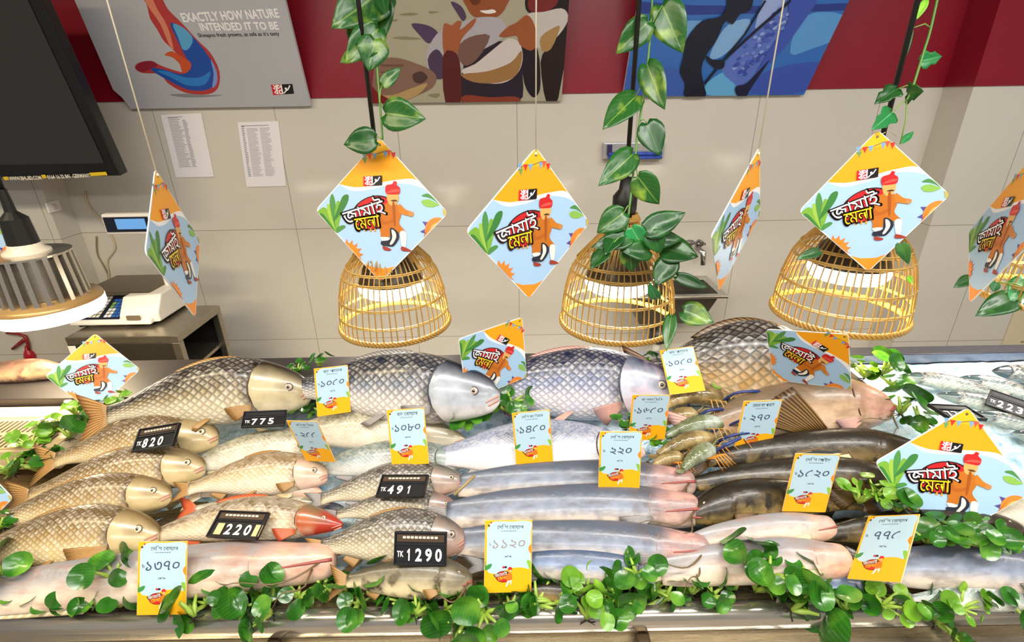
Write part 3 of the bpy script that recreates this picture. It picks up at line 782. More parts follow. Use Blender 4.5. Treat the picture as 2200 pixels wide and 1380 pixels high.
def diamond(label, px, group, string=False, at=None, front=None, dist=None, tie=None):
    Rr, tt, err = pose(px, [(0, HD), (HD, 0), (0, -HD), (-HD, 0)])
    s = 1.0
    if dist: s = dist/depth(tt); tt = CP+(tt-CP)*s
    if at is not None:
        s = depth(at)/depth(tt); tt = CP+(tt-CP)*s
    print('card', label[:30], 'err %.1f scale %.2f depth %.2f' % (err, s, depth(tt)))
    t = thing('festival_card', label, 'hanging card' if string else 'card', tt, group)
    t.rotation_euler = Matrix([list(r) for r in Rr]).to_euler(); t.scale = (s, s, s)
    if 'b' not in _cm:
        n = len(CARD_D); V = [(x*HD, y*HD, 0) for x, y in CARD_D]+[(x*HD, y*HD, -.0022) for x, y in CARD_D]
        F = [tuple(range(n-1, -1, -1)), tuple(range(n, 2*n))]+[(i, (i+1) % n, n+(i+1) % n, n+i) for i in range(n)]
        b = mesh('card_board', V, F); b.materials.append(M('#f0f0ee', .4, 0, 0, 14, 0, 'card_stock'))
        a = mesh('card_print', [(x*HD, y*HD, z) for x, y, z in CARD.V], CARD.F, False, CARD.mi)
        for m in CARD.mats: a.materials.append(m)
        _cm['b'] = b; _cm['a'] = a
    for nm, me in (('board', _cm['b']), ('printed_artwork', _cm['a'])):
        o = bpy.data.objects.new(nm, me); COL.objects.link(o); o.parent = t
    if string:
        Wt = np.array(Rr).T
        tp = np.array([0, HD*s*.92, .0]); top = Rr@tp+tt
        q = np.array([top[0], top[1], 3.0]); q2 = Wt@(q-tt)/s; a2 = tp/s
        m = MB().tube([a2, q2], .0016/s, 6)
        m.ball(a2, .004/s, 5)
        m.build('string', M('#efe3c8', .7, 0, .05), t, True)
    if tie:
        a2 = np.array([0, HD*.905, .001]); q2 = (np.array(Rr).T@(at_D(*tie)-tt))/s
        mm = a2*.5+q2*.5+np.array([0, .012, 0])
        MB().tube(crs([a2, mm, q2], 5, False), .0012, 5).build('thread', M('#d9c8a0', .7, 0, .05), t, True)
    if front: rest_front(t, [(x*HD, y*HD) for x, y in front])
    return t
DG = 'printed festival cards'
diamond('festival card hanging edge-on over the weighing scale', [(333, 360), (430, 520), (419, 680), (313, 545)], DG, True)
diamond('festival card hanging in front of the basket lamp nearest the scale', [(819, 290), (962, 462), (817, 601), (676, 460)], DG, dist=1.50, tie=(823, 296, 1.70))
diamond('festival card hanging free on a string between two basket lamps', [(1148, 312), (1270, 483), (1133, 640), (1004, 500)], DG, True)
diamond('festival card turned edge-on, hanging before the wall sink', [(1631, 318), (1635, 456), (1542, 630), (1530, 506)], DG, True)
diamond('festival card hanging in front of the amber basket lamp', [(1888, 278), (2040, 420), (1868, 583), (1712, 455)], DG, dist=1.26, tie=(1926, 292, 1.53))
diamond('festival card cut by the right picture edge, before the last basket lamp', [(2215, 345), (2232, 500), (2080, 660), (2084, 487)], DG, True)
diamond('festival card peeping out behind the silver bulb at the left edge', [(-80, 375), (42, 515), (-70, 650), (-190, 505)], DG, True, dist=1.72)
# ------------------------------------------------------------------ lamps
EMIT = M('#fff6e6', .4, 0, 0, 14, 9.0, name='lamp_diffuser')
def fin_mat(): return steel('#d6d0c4', .22, 'cast_aluminium')
FIN = fin_mat(); BLK = M('#141312', .45, 0, .1, 20, 0, 'black_plastic')
def bulb_parts(t, z, R, cord_top, full=True, tilt=(0, 0)):
    """heat-sink LED bulb; z is the height of the diffuser rim relative to the thing"""
    b = MB(); n = 24
    b.lathe([(R*.55, z+.03), (R*.55, z+R*1.12), (R*.74, z+R*1.13), (R*.74, z+R*1.17), (R*.3, z+R*1.18)], (0, 0, 0), 28)
    for k in range(n):
        a = 2*PI*k/n; Rz = np.array(Matrix.Rotation(a, 3, 'Z'))
        b.add([Rz@np.array(v) for v in [(R*.55, -.006, z+.02), (R*.80, -.006, z+.02), (R*.74, -.006, z+R*1.16), (R*.55, -.006, z+R*1.16), (R*.55, .006, z+.02), (R*.80, .006, z+.02), (R*.74, .006, z+R*1.16), (R*.55, .006, z+R*1.16)]],
              [(0, 1, 2, 3), (7, 6, 5, 4), (0, 4, 5, 1), (1, 5, 6, 2), (2, 6, 7, 3), (3, 7, 4, 0)])
    hs = b.build('heat_sink', FIN, t)
    MB().lathe([(R*.42, z+R*1.16), (R*.40, z+R*1.22), (R*.30, z+R*1.28), (R*.28, z+R*1.36), (R*.22, z+R*1.38)], (0, 0, 0), 28).build('neck', M('#ded2bc', .35), t, True)
    b = MB(); b.lathe([(R*.5, z+.03), (R*.97, z+.022), (R, z+.012), (R, z+.006)], (0, 0, 0), 44, False); b.build('reflector_rim', M('#b9955e', .3, .3), t, True)
    b = MB(); b.lathe([(R*1.0, z+.010), (R*1.0, z-.016), (R*.93, z-.03), (R*.6, z-.036), (.01, z-.038)], (0, 0, 0), 44); b.build('diffuser', EMIT, t, True)
    s0 = z+R*1.36
    if full:
        MB().lathe([(R*.24, s0-.01), (R*.27, s0), (R*.24, s0+R*.52), (R*.10, s0+R*.66), (R*.075, s0+R*1.1)], (0, 0, 0), 16).build('socket', BLK, t, False)
        st = s0+R*1.05
    else: st = s0
    return st
def pendant(label, rim_px, wpx, kind, power, color, dia=.35, top_h=.40):
    zc = dia*FPX/wpx; c = at_D(rim_px[0], rim_px[1], zc)
    t = thing('pendant_lamp', label, 'pendant lamp', c, 'pendant lamps over the fish')
    R = dia/2; rnd = random.Random(int(rim_px[0]))
    def prof(u):     # u 0 bottom .. 1 top
        return R*np.interp(u, [0, .08, .2, .35, .5, .62, .72, .82, .92, 1.0], [1.0, 1.005, .99, .95, .87, .75, .58, .40, .26, .22])
    H = top_h*.86
    CANE = [M('#b58a3c', .4, 0, .25, 25, 0, 'cane'), M('#d0a95a', .4, 0, .2, 25, 0, 'pale_cane')]
    b = MB(); n = 52
    for k in range(n):
        a = 2*PI*k/n+rnd.uniform(-.02, .02); b.m = 0
        P = [(prof(u)*math.cos(a), prof(u)*math.sin(a), u*H) for u in np.linspace(0, 1, 13)]
        b.tube(P, .0021, 5)
    b.build('cane_ribs', CANE, t, True)
    b = MB()
    for u in (.15, .31, .52, .60):
        for q in range(2):
            P = [(prof(u)*math.cos(a)*(1+.006*math.sin(26*a+q*PI)), prof(u)*math.sin(a)*(1+.006*math.sin(26*a+q*PI)), u*H+(.0025 if q else -.0025)) for a in np.linspace(0, 2*PI, 105)[:-1]]
            b.tube(P, .0024, 5, True)
    b.build('woven_band', CANE[1], t, True)
    b = MB()
    for q in range(3):
        P = [((R+.004)*math.cos(a)*(1+.012*math.sin(30*a+q*2.1)), (R+.004)*math.sin(a)*(1+.012*math.sin(30*a+q*2.1)), .004+.006*math.cos(30*a+q*2.1)) for a in np.linspace(0, 2*PI, 181)[:-1]]
        b.tube(P, .0045, 6, True)
    b.build('braided_rim', CANE[0], t, True)
    b = MB()
    for k in range(60):
        a = rnd.uniform(0, 2*PI); u0 = rnd.uniform(.58, .8); 
        P = [(prof(u)*1.02*math.cos(a+.1*(u-u0)), prof(u)*1.02*math.sin(a+.1*(u-u0)), u*H) for u in np.linspace(u0, 1.02, 6)]
        b.tube(P, .0024, 5)
    b.tube([(prof(.97)*1.08*math.cos(a), prof(.97)*1.08*math.sin(a), H*.97) for a in np.linspace(0, 2*PI, 25)[:-1]], .007, 6, True)
    b.build('straw_cap', CANE, t, True)
    z = H*.42; Rb = R*.60
    MB().lathe([(Rb*.25, z+.16), (Rb*.34, z+.1), (Rb*.8, z+.06), (Rb*.86, z+.03), (Rb*.97, z+.022), (Rb, z+.006)], (0, 0, 0), 28, False).build('bulb_housing', M('#4a453d', .4, .4), t, True)
    MB().lathe([(Rb, z+.010), (Rb, z-.014), (Rb*.9, z-.03), (.01, z-.036)], (0, 0, 0), 40).build('diffuser', EMIT, t, True)
    MB().lathe([(.018, z+.15), (.03, z+.16), (.032, H+.005), (.036, H+.02), (.036, H+.055), (.02, H+.075), (.016, H+.11)], (0, 0, 0), 18).build('socket', BLK, t, True)
    MB().tube([(0, 0, H+.1), (0, 0, 3.0-c[2])], .0065, 8).build('cord', BLK, t, True)
    area('lamp_light', (c[0], c[1], c[2]+z-.045), Rb*1.6, power, color)
    l = bpy.data.lights.new('lamp_glow', 'POINT'); l.energy = power*.10; l.color = color; l.shadow_soft_size = .05
    o = bpy.data.objects.new('lamp_glow', l); COL.objects.link(o); o.location = (c[0], c[1], c[2]+z-.07)
    return c, t
LB1, _ = pendant('woven cane basket lamp behind a festival card, nearest the scale', (851, 694), 224, 0, 7, NEUT)
LB2, _ = pendant('woven cane basket lamp topped with dark vine leaves', (1324, 690), 232, 0, 7, COOL)
LB3, _ = pendant('amber glowing cane basket lamp at the right', (1798, 672), 252, 0, 7, (1.0, .80, .48))
LB4, _ = pendant('cane basket lamp cut off by the right picture edge', (2262, 640), 262, 0, 3.5, NEUT)
# bare bulb at the left
dia = .27; zc = dia*FPX/198; c = at_D(105, 655, zc)
t = thing('pendant_lamp', 'bare silver-finned bulb hanging low at the left edge', 'pendant lamp', c, 'pendant lamps over the fish')
st = bulb_parts(t, 0, dia/2, 3)
MB().tube([(0, 0, st), (0, 0, 3.0-c[2])], .008, 8).build('cord', BLK, t, True)
area('lamp_light', (c[0], c[1], c[2]-.05), dia*.9, 7.5, WARM)

# ------------------------------------------------------------------ artificial vines on the lamp cords
def leaf_mat(name, dark, light, vein, sc_=16):
    q = N(name); u = q.n('UVMap'); u.uv_map = 'UVMap'
    s = q.n('SeparateXYZ'); q.l(u.outputs[0], s.inputs[0])
    n = q.noise(sc_, q.obj(), 4)
    base = q.ramp(n, [(.38, dark), (.53, dark), (.70, light)])
    d = q.math('ABSOLUTE', q.math('SUBTRACT', s.outputs[1], .5))
    sv = q.math('FRACT', q.math('MULTIPLY', q.math('ADD', s.outputs[0], q.math('MULTIPLY', d, -.9)), 6.0))
    side = q.math('LESS_THAN', sv, .12)
    v = q.math('MAXIMUM', q.math('MULTIPLY', q.math('LESS_THAN', d, .024), .75), q.math('MULTIPLY', side, .14))
    q.l(q.mix(v, base, vein), q.b.inputs['Base Color'])
    q.set(Roughness=.3, **{'Subsurface Weight': .05, 'Specular IOR Level': .55})
    return q.m
POTH = leaf_mat('variegated_leaf', '#1d5a20', '#86a83a', '#7f9f45')
IVY = leaf_mat('ivy_leaf', '#1c7a3c', '#2f9a52', '#79c08a')
DARKL = leaf_mat('dark_leaf', '#154a1c', '#2b6a28', '#3f7434')
LIGHTL = leaf_mat('lime_leaf', '#6fbf2a', '#a0e04a', '#c6f078')
def leaf_geo(base, tip, wid, nrm, fold=.25, curl=.15, kind='heart', nu=9, nv=6):
    a = tip-base; L = np.linalg.norm(a); a = a/L
    n = nrm-a*np.dot(nrm, a); n = n/np.linalg.norm(n); s = np.cross(n, a)
    if kind == 'heart': us = [0, .06, .15, .28, .42, .58, .74, .88, 1]; ws = [.30, .72, .94, 1.0, .95, .80, .55, .28, .01]; back = .10
    elif kind == 'ivy': us = [0, .1, .22, .35, .45, .6, .75, .9, 1]; ws = [.3, .9, 1.0, .75, .62, .72, .45, .2, .01]; back = .08
    else: us = [0, .08, .2, .35, .5, .65, .8, .92, 1]; ws = [.1, .45, .8, 1.0, 1.0, .85, .55, .28, .02]; back = 0
    V = []; UV = []
    for u, w_ in zip(us, ws):
        for j in range(nv+1):
            q = j/nv*2-1
            x = u-back*max(0, 1-u/.15)*(abs(q)-.0 if abs(q) > .2 else 0)
            V.append(base+a*L*x+s*wid/2*w_*q+n*(fold*wid/2*w_*abs(q)-curl*L*(u*u)+.02*wid*math.sin(9*u+4*q)))
            UV.append((u, j/nv))
    F = [(i*(nv+1)+j, i*(nv+1)+j+1, (i+1)*(nv+1)+j+1, (i+1)*(nv+1)+j) for i in range(len(us)-1) for j in range(nv)]
    return V, F, UV
def uvmesh(name, V, F, UV, smooth=True, extra=None):
    me = mesh(name, V, F, smooth)
    for nm, D in [('UVMap', UV)]+(extra or []):
        l = me.uv_layers.new(name=nm)
        idx = np.empty(len(me.loops), dtype=np.int32); me.loops.foreach_get('vertex_index', idx)
        l.data.foreach_set('uv', np.array(D, float)[idx].ravel())
    return me
def vine(label, cx, cy, stem_px, leaves, zc, cat='vine'):
    """cx, cy: the cord's place; leaves: (base px, tip px, width px, material, kind, depth nudge)"""
    c = np.array([cx, cy, 1.7])
    t = thing('hanging_vine', label, cat, c, 'artificial vines on the lamp cords')
    P = []
    for i, (x, y) in enumerate(stem_px):
        p = at_D(x, y, zc)-c; P.append(p)
    MB().tube(crs(P, 4, False), .003, 6).build('stem', M('#5c8a3a', .5), t, True)
    rnd = random.Random(len(label))
    for lf in leaves:
        b, tp, wp, m, kind = lf[:5]; dz = lf[5] if len(lf) > 5 else rnd.uniform(-.03, .02)
        pb = at_D(b[0], b[1], zc+dz); pt = at_D(tp[0], tp[1], zc+dz+rnd.uniform(-.05, .03))
        view = unit(CP-pb)
        nr = unit(view+np.array([rnd.uniform(-.5, .5), rnd.uniform(-.3, .1), rnd.uniform(0, .5)]))
        V, F, UV = leaf_geo(pb-c, pt-c, wp*zc/FPX*1.06, nr, .2, .06, kind)
        o = link('leaf', uvmesh('leaf', V, F, UV), m, t)
        s = o.modifiers.new('solid', 'SOLIDIFY'); s.thickness = .0008
        # leaf stalk
        k = min(P, key=lambda p: np.linalg.norm(p-(pb-c)))
        if np.linalg.norm(k-(pb-c)) < .12: MB().tube([k, (k+pb-c)/2+np.array([0, -.006, .008]), pb-c], .0016, 5).build('leaf_stalk', M('#7aa04c', .5), o, True)
    return t
A = 'heart'
zc1 = depth((LB1[0], LB1[1], 1.7))-.05
vine('trailing vine with broad yellow-green leaves beside the fisher poster', LB1[0], LB1[1], [(806, -60), (808, 100), (816, 220), (822, 300)],
     [((826, -22), (712, 57), 95, POTH, A), ((790, 5), (752, 92), 75, POTH, A), ((815, -10), (822, 86), 60, DARKL, A), ((812, 62), (742, 135), 62, POTH, A), ((806, 85), (792, 152), 62, POTH, A),
      ((768, 110), (732, 134), 26, POTH, A), ((822, 183), (862, 143), 28, POTH, A), ((829, 244), (912, 254), 66, POTH, A), ((806, 300), (737, 310), 56, DARKL, A), ((815, -40), (828, 30), 40, DARKL, A)], zc1)
zc2 = depth((LB2[0], LB2[1], 1.7))-.05
vine('trailing vine of heart-shaped leaves on the middle lamp cord', LB2[0], LB2[1], [(1404, -60), (1398, 60), (1388, 170), (1374, 260), (1362, 360), (1353, 440), (1345, 500)],
     [((1423, 12), (1466, 112), 72, POTH, A), ((1391, 48), (1324, 115), 56, POTH, A), ((1391, 140), (1426, 234), 55, POTH, A), ((1366, 208), (1296, 274), 60, POTH, A), ((1390, 266), (1418, 334), 56, DARKL, A), ((1359, 332), (1289, 397), 55, POTH, A),
      ((1370, 380), (1417, 440), 56, POTH, A), ((1340, 458), (1282, 500), 56, POTH, A), ((1354, 512), (1271, 530), 42, DARKL, A), ((1388, 497), (1474, 455), 52, DARKL, A), ((1397, 515), (1468, 512), 40, DARKL, A), ((1425, 535), (1500, 550), 62, DARKL, A),
      ((1443, 558), (1407, 614), 50, DARKL, A), ((1357, 490), (1384, 538), 42, IVY, A), ((1302, 540), (1268, 577), 36, DARKL, A), ((1352, 532), (1358, 584), 48, POTH, A), ((1395, 540), (1340, 540), 46, DARKL, A), ((1330, 500), (1300, 545), 40, DARKL, A), ((1400, 500), (1420, 545), 44, DARKL, A),
      ((1455, 594), (1524, 620), 26, DARKL, A), ((1468, 668), (1534, 692), 52, POTH, A), ((1442, 680), (1431, 754), 28, POTH, A), ((1410, 640), (1395, 610), 24, IVY, A)], zc2)
zc3 = depth((LB3[0], LB3[1], 1.7))-.03
vine('sparse ivy sprig with small bright leaves on the amber lamp cord', LB3[0], LB3[1], [(2022, -40), (2000, 60), (1985, 110), (1960, 190), (1948, 215)],
     [((1992, -5), (1970, 40), 16, LIGHTL, 'oval'), ((1976, 132), (2027, 120), 36, IVY, 'ivy'), ((1927, 192), (1880, 222), 42, DARKL, 'ivy'), ((1950, 200), (1982, 196), 44, DARKL, 'ivy'), ((1915, 243), (1878, 276), 42, IVY, 'ivy'), ((1934, 310), (1964, 281), 14, IVY, 'oval'),
      ((1760, 540), (1712, 556), 22, DARKL, A), ((1935, 525), (1952, 566), 24, DARKL, A), ((1950, 596), (1962, 610), 12, LIGHTL, A), ((1962, 60), (1945, 130), 6, IVY, 'oval')], zc3)
zc4 = depth((LB4[0], LB4[1], 1.1))-.10
vine('vine leaves draped on the lamp at the right picture edge', LB4[0], LB4[1], [(2230, 560), (2205, 620), (2190, 650)],
     [((2182, 640), (2099, 677), 52, DARKL, A), ((2085, 598), (2051, 617), 24, DARKL, A), ((2142, 607), (2132, 628), 18, IVY, A), ((2200, 600), (2172, 650), 40, IVY, A)], zc4)

# ------------------------------------------------------------------ fish
SHAPES = dict(
  katla=dict(up=[(0, .07), (.015, .13), (.04, .21), (.1, .31), (.18, .40), (.28, .48), (.38, .52), (.5, .50), (.65, .41), (.8, .27), (.92, .16), (1, .14)],
             lo=[(0, .11), (.015, .18), (.04, .25), (.1, .33), (.18, .40), (.28, .46), (.4, .48), (.52, .46), (.66, .35), (.8, .21), (.92, .13), (1, .13)],
             wd=[(0, .03), (.05, .14), (.12, .20), (.22, .255), (.35, .27), (.5, .25), (.7, .17), (.85, .09), (1, .035)], head=.275, eye=(.10, .03, .050)),
  rui=dict(up=[(0, .09), (.012, .16), (.03, .21), (.08, .30), (.15, .385), (.25, .46), (.38, .51), (.52, .48), (.68, .39), (.82, .26), (.93, .17), (1, .16)],
             lo=[(0, .13), (.012, .19), (.03, .24), (.08, .31), (.15, .38), (.25, .45), (.4, .49), (.55, .45), (.7, .34), (.83, .21), (.93, .14), (1, .14)],
             wd=[(0, .04), (.05, .16), (.12, .22), (.22, .265), (.38, .28), (.55, .25), (.72, .18), (.88, .09), (1, .04)], head=.215, eye=(.085, .06, .050)),
  pale=dict(up=[(0, .05), (.04, .15), (.1, .25), (.2, .37), (.32, .45), (.45, .49), (.6, .46), (.75, .36), (.88, .22), (1, .13)],
             lo=[(0, .06), (.04, .16), (.1, .26), (.2, .38), (.32, .47), (.45, .50), (.6, .45), (.75, .33), (.88, .2), (1, .12)],
             wd=[(0, .04), (.06, .15), (.15, .22), (.3, .27), (.5, .25), (.7, .18), (.88, .08), (1, .035)], head=.22, eye=(.09, .09, .042)),
  boal=dict(up=[(0, .17), (.008, .24), (.02, .29), (.04, .32), (.1, .35), (.18, .42), (.3, .48), (.45, .49), (.6, .47), (.78, .43), (.92, .35), (1, .28)],
             lo=[(0, .24), (.008, .31), (.02, .37), (.04, .41), (.1, .46), (.18, .48), (.3, .52), (.42, .50), (.6, .47), (.78, .41), (.92, .33), (1, .25)],
             wd=[(0, .17), (.01, .23), (.03, .27), (.06, .29), (.14, .32), (.25, .33), (.4, .29), (.6, .22), (.8, .14), (1, .04)], head=.20, eye=(.075, .12, .03)),
  ayr=dict(up=[(0, .08), (.03, .2), (.08, .3), (.16, .41), (.26, .49), (.4, .5), (.6, .43), (.78, .32), (.92, .2), (1, .16)],
             lo=[(0, .1), (.03, .22), (.08, .31), (.16, .4), (.26, .46), (.4, .49), (.6, .42), (.78, .29), (.92, .17), (1, .14)],
             wd=[(0, .1), (.03, .22), (.08, .3), (.16, .36), (.28, .37), (.45, .31), (.65, .22), (.85, .12), (1, .05)], head=.24, eye=(.10, .16, .032)),
)
def fish_mat(name, back, side, belly, line, head, scl=.02, lst=1.0, mott=.12, spots=None, bumps=.5, pink=None, eye=(.1, .56), gillm=None):
    q = N(name)
    a = q.n('UVMap'); a.uv_map = 'TV'; sp = q.n('SeparateXYZ'); q.l(a.outputs[0], sp.inputs[0])
    h = q.n('UVMap'); h.uv_map = 'HD'; hs = q.n('SeparateXYZ'); q.l(h.outputs[0], hs.inputs[0])
    n = q.noise(9, q.obj(), 4); n2 = q.noise(34, q.obj(), 5)
    v = q.math('ADD', sp.outputs[1], q.math('MULTIPLY', q.math('SUBTRACT', n, .5), .22))
    base = q.ramp(v, [(.10, belly), (.30, belly), (.52, side), (.74, back), (1, back)] if lst > 0 else [(.05, belly), (.20, belly), (.46, side), (.74, back), (1, back)])
    hb = lin(head); bb = lin(back); hm_ = tuple(x*.45+y*.55 for x, y in zip(hb, bb))
    hv = q.ramp(v, [(.1, belly), (.34, head), (.58, head), (.76, hm_), (.93, back)])
    if pink: hv = q.mix(q.maprange(n, .42, .62), hv, pink)
    hm = q.math('GREATER_THAN', hs.outputs[0], .5) if lst > 0 else q.maprange(hs.outputs[0], .35, .9)
    # dusky patch round the eye, darker crown, shadow painted along the gill opening
    dx = q.math('DIVIDE', q.math('SUBTRACT', sp.outputs[0], eye[0]), .055); dy = q.math('DIVIDE', q.math('SUBTRACT', sp.outputs[1], eye[1]), .14)
    dd = q.math('ADD', q.math('MULTIPLY', dx, dx), q.math('MULTIPLY', dy, dy))
    hv = q.mix(q.math('MULTIPLY', q.maprange(q.math('ADD', dd, n), .5, 2.2, 1, 0), .45), hv, back)
    n3 = q.noise(30, q.obj(), 5)
    hv = q.mix(q.maprange(n3, .48, .72, 0, .25), hv, back)
    base = q.mix(hm, base, hv)
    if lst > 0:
        rim = q.math('MULTIPLY', q.maprange(hs.outputs[0], .12, .40), q.math('LESS_THAN', hs.outputs[0], .5))  # shade of the gill opening, put into the skin colour
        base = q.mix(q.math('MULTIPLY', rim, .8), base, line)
    base = q.mix(q.maprange(n2, .42, .68, 0, mott), base, back)
    if gillm: 
        g_ = q.math('MULTIPLY', q.maprange(q.math('ABSOLUTE', q.math('SUBTRACT', sp.outputs[0], .235)), .0, .085, 1, 0), q.maprange(q.noise(26, q.obj(), 5), .40, .60))
        base = q.mix(q.math('MULTIPLY', g_, .75), base, gillm)
        # faint veins and smears along the flank
        wv_ = q.noise(5, sp.outputs[1], 2)
        mp2 = q.n('Mapping'); mp2.inputs['Scale'].default_value = (7, 26, 26); q.l(q.obj(), mp2.inputs[0])
        base = q.mix(q.maprange(q.noise(3, mp2.outputs[0], 6), .48, .70, 0, .5), base, gillm)
    if spots: base = q.mix(q.maprange(q.noise(30, q.obj(), 6), .50, .60), base, spots)
    rough = .26
    if lst > 0:
        u = q.n('UVMap'); u.uv_map = 'SC'
        mp = q.n('Mapping'); mp.inputs['Rotation'].default_value = (0, 0, PI/4); mp.inputs['Scale'].default_value = (1/scl, 1/scl, 1); mp.vector_type = 'POINT'
        q.l(u.outputs[0], mp.inputs[0])
        vo = q.n('TexVoronoi', voronoi_dimensions='2D', feature='DISTANCE_TO_EDGE'); vo.inputs['Randomness'].default_value = .16; vo.inputs['Scale'].default_value = 1
        q.l(mp.outputs[0], vo.inputs['Vector'])
        vf = q.n('TexVoronoi', voronoi_dimensions='2D', feature='F1'); vf.inputs['Randomness'].default_value = .16; vf.inputs['Scale'].default_value = 1
        q.l(mp.outputs[0], vf.inputs['Vector'])
        ed = q.maprange(vo.outputs['Distance'], .04, .28, 1, 0)
        body = q.math('SUBTRACT', 1.0, hm)
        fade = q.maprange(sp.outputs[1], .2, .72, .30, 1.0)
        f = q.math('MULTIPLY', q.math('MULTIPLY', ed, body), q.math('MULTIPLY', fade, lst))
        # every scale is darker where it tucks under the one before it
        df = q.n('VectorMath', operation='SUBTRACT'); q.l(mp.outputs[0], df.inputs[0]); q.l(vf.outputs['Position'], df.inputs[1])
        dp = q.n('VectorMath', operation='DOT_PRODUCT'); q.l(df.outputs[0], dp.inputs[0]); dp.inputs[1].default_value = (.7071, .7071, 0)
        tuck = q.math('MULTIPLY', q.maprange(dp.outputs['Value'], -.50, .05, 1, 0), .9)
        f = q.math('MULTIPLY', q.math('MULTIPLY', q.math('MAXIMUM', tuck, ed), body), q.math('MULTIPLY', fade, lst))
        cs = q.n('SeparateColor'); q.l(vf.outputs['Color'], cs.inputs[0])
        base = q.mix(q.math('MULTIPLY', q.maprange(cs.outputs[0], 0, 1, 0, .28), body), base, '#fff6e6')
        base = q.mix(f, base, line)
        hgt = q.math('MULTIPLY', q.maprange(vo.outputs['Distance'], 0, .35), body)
        q.bump(hgt, bumps, scl*.12)
    else:
        q.bump(q.noise(55, q.obj(), 6), .4, .004)
    q.l(base, q.b.inputs['Base Color'])
    q.set(Roughness=rough if lst > 0 else .34, **{'Specular IOR Level': .5, 'Coat Weight': .32 if lst > 0 else .2, 'Coat Roughness': .14})
    return q.m
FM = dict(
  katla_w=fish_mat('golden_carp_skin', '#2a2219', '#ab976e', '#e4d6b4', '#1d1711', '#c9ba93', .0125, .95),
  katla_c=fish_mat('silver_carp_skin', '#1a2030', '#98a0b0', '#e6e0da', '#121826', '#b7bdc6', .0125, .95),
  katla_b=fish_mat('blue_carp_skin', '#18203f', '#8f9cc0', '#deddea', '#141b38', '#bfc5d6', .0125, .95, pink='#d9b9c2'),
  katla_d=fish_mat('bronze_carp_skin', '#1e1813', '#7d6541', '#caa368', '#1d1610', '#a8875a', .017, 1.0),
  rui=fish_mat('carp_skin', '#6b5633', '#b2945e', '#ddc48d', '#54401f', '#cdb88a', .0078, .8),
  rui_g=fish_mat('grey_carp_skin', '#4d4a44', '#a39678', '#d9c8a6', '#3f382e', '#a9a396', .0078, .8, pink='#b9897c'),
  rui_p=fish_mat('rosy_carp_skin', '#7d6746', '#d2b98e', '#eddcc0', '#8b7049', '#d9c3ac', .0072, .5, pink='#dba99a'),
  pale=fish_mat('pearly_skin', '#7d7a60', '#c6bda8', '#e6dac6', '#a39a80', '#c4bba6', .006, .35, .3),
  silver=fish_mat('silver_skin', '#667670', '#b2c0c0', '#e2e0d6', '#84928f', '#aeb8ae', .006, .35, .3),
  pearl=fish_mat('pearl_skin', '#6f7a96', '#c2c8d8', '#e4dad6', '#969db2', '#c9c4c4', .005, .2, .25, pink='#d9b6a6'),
  boal=fish_mat('catfish_skin', '#555d6c', '#939db0', '#dccbb8', '#777', '#c0ada2', .01, 0, .4, pink='#cc9a8c', gillm='#5b4f4c'),
  boal_b=fish_mat('blue_catfish_skin', '#43536f', '#8c9fc0', '#dccdbb', '#777', '#a9a8b2', .01, 0, .3, gillm='#5d6274'),
  white=fish_mat('white_belly_skin', '#8e8c8e', '#d3c5b8', '#e6cfb4', '#777', '#e0c8b0', .01, 0, .3, pink='#d9a88e', gillm='#a5765c'),
  pink=fish_mat('pink_catfish_skin', '#71604a', '#bc9c7c', '#e2c5a6', '#777', '#d3a48e', .01, 0, .3, pink='#d38f80', gillm='#8d6a52'),
  dark=fish_mat('olive_catfish_skin', '#1f1a11', '#6a5836', '#937b48', '#777', '#4c3e28', .01, 0, .6, spots='#262014', gillm='#2b2417'),
  ayr=fish_mat('grey_catfish_skin', '#4c4738', '#a29576', '#ddcba0', '#777', '#8d8168', .01, 0, .35, spots='#5c523c'),
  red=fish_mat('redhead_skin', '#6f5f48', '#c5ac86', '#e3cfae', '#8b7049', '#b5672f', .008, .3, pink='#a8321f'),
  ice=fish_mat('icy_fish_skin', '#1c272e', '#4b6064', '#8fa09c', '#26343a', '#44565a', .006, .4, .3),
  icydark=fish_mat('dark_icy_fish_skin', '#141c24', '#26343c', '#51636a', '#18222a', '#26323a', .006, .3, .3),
  brown=fish_mat('brown_fish_skin', '#4a382e', '#7d6250', '#a88c6a', '#777', '#7d5648', .01, 0, .4, spots='#6d4a40'),
)
def fin_mat2(name, c0, c1, edge):
    q = N(name); a = q.n('UVMap'); a.uv_map = 'UVMap'; s = q.n('SeparateXYZ'); q.l(a.outputs[0], s.inputs[0])
    wv = q.math('SINE', q.math('MULTIPLY', s.outputs[0], 6.2832*14))
    b = q.mix(q.maprange(wv, -.4, .8), c0, c1)
    q.l(q.mix(q.maprange(s.outputs[1], .55, 1.0, 0, .6), b, edge), q.b.inputs['Base Color'])
    q.set(Roughness=.32, **{'Subsurface Weight': .1, 'Subsurface Scale': .01}); return q.m
FIN_M = dict(brown=fin_mat2('brown_fin', '#8a6335', '#c39a5c', '#6b4a26'), dark=fin_mat2('dark_fin', '#3b2a17', '#8d6a36', '#2c2012'), grey=fin_mat2('grey_fin', '#6a6a6c', '#b3ada4', '#4f4c4c'),
             pale=fin_mat2('pale_fin', '#c9b78e', '#ecdcb8', '#b9a473'), red=fin_mat2('red_fin', '#b8401f', '#dd7a48', '#8d2c14'), pink=fin_mat2('pink_fin', '#b88478', '#dcb4a4', '#3c3f58'))
EYEW = M('#d9cfae', .12, 0, .1, 60, 0, 'eye_iris', .6); EYER = M('#bfae9e', .12, 0, .15, 60, 0, 'eye_iris_red', .6); PUP = M('#0b0a0a', .08, 0, 0, 14, 0, 'pupil', 1.0)
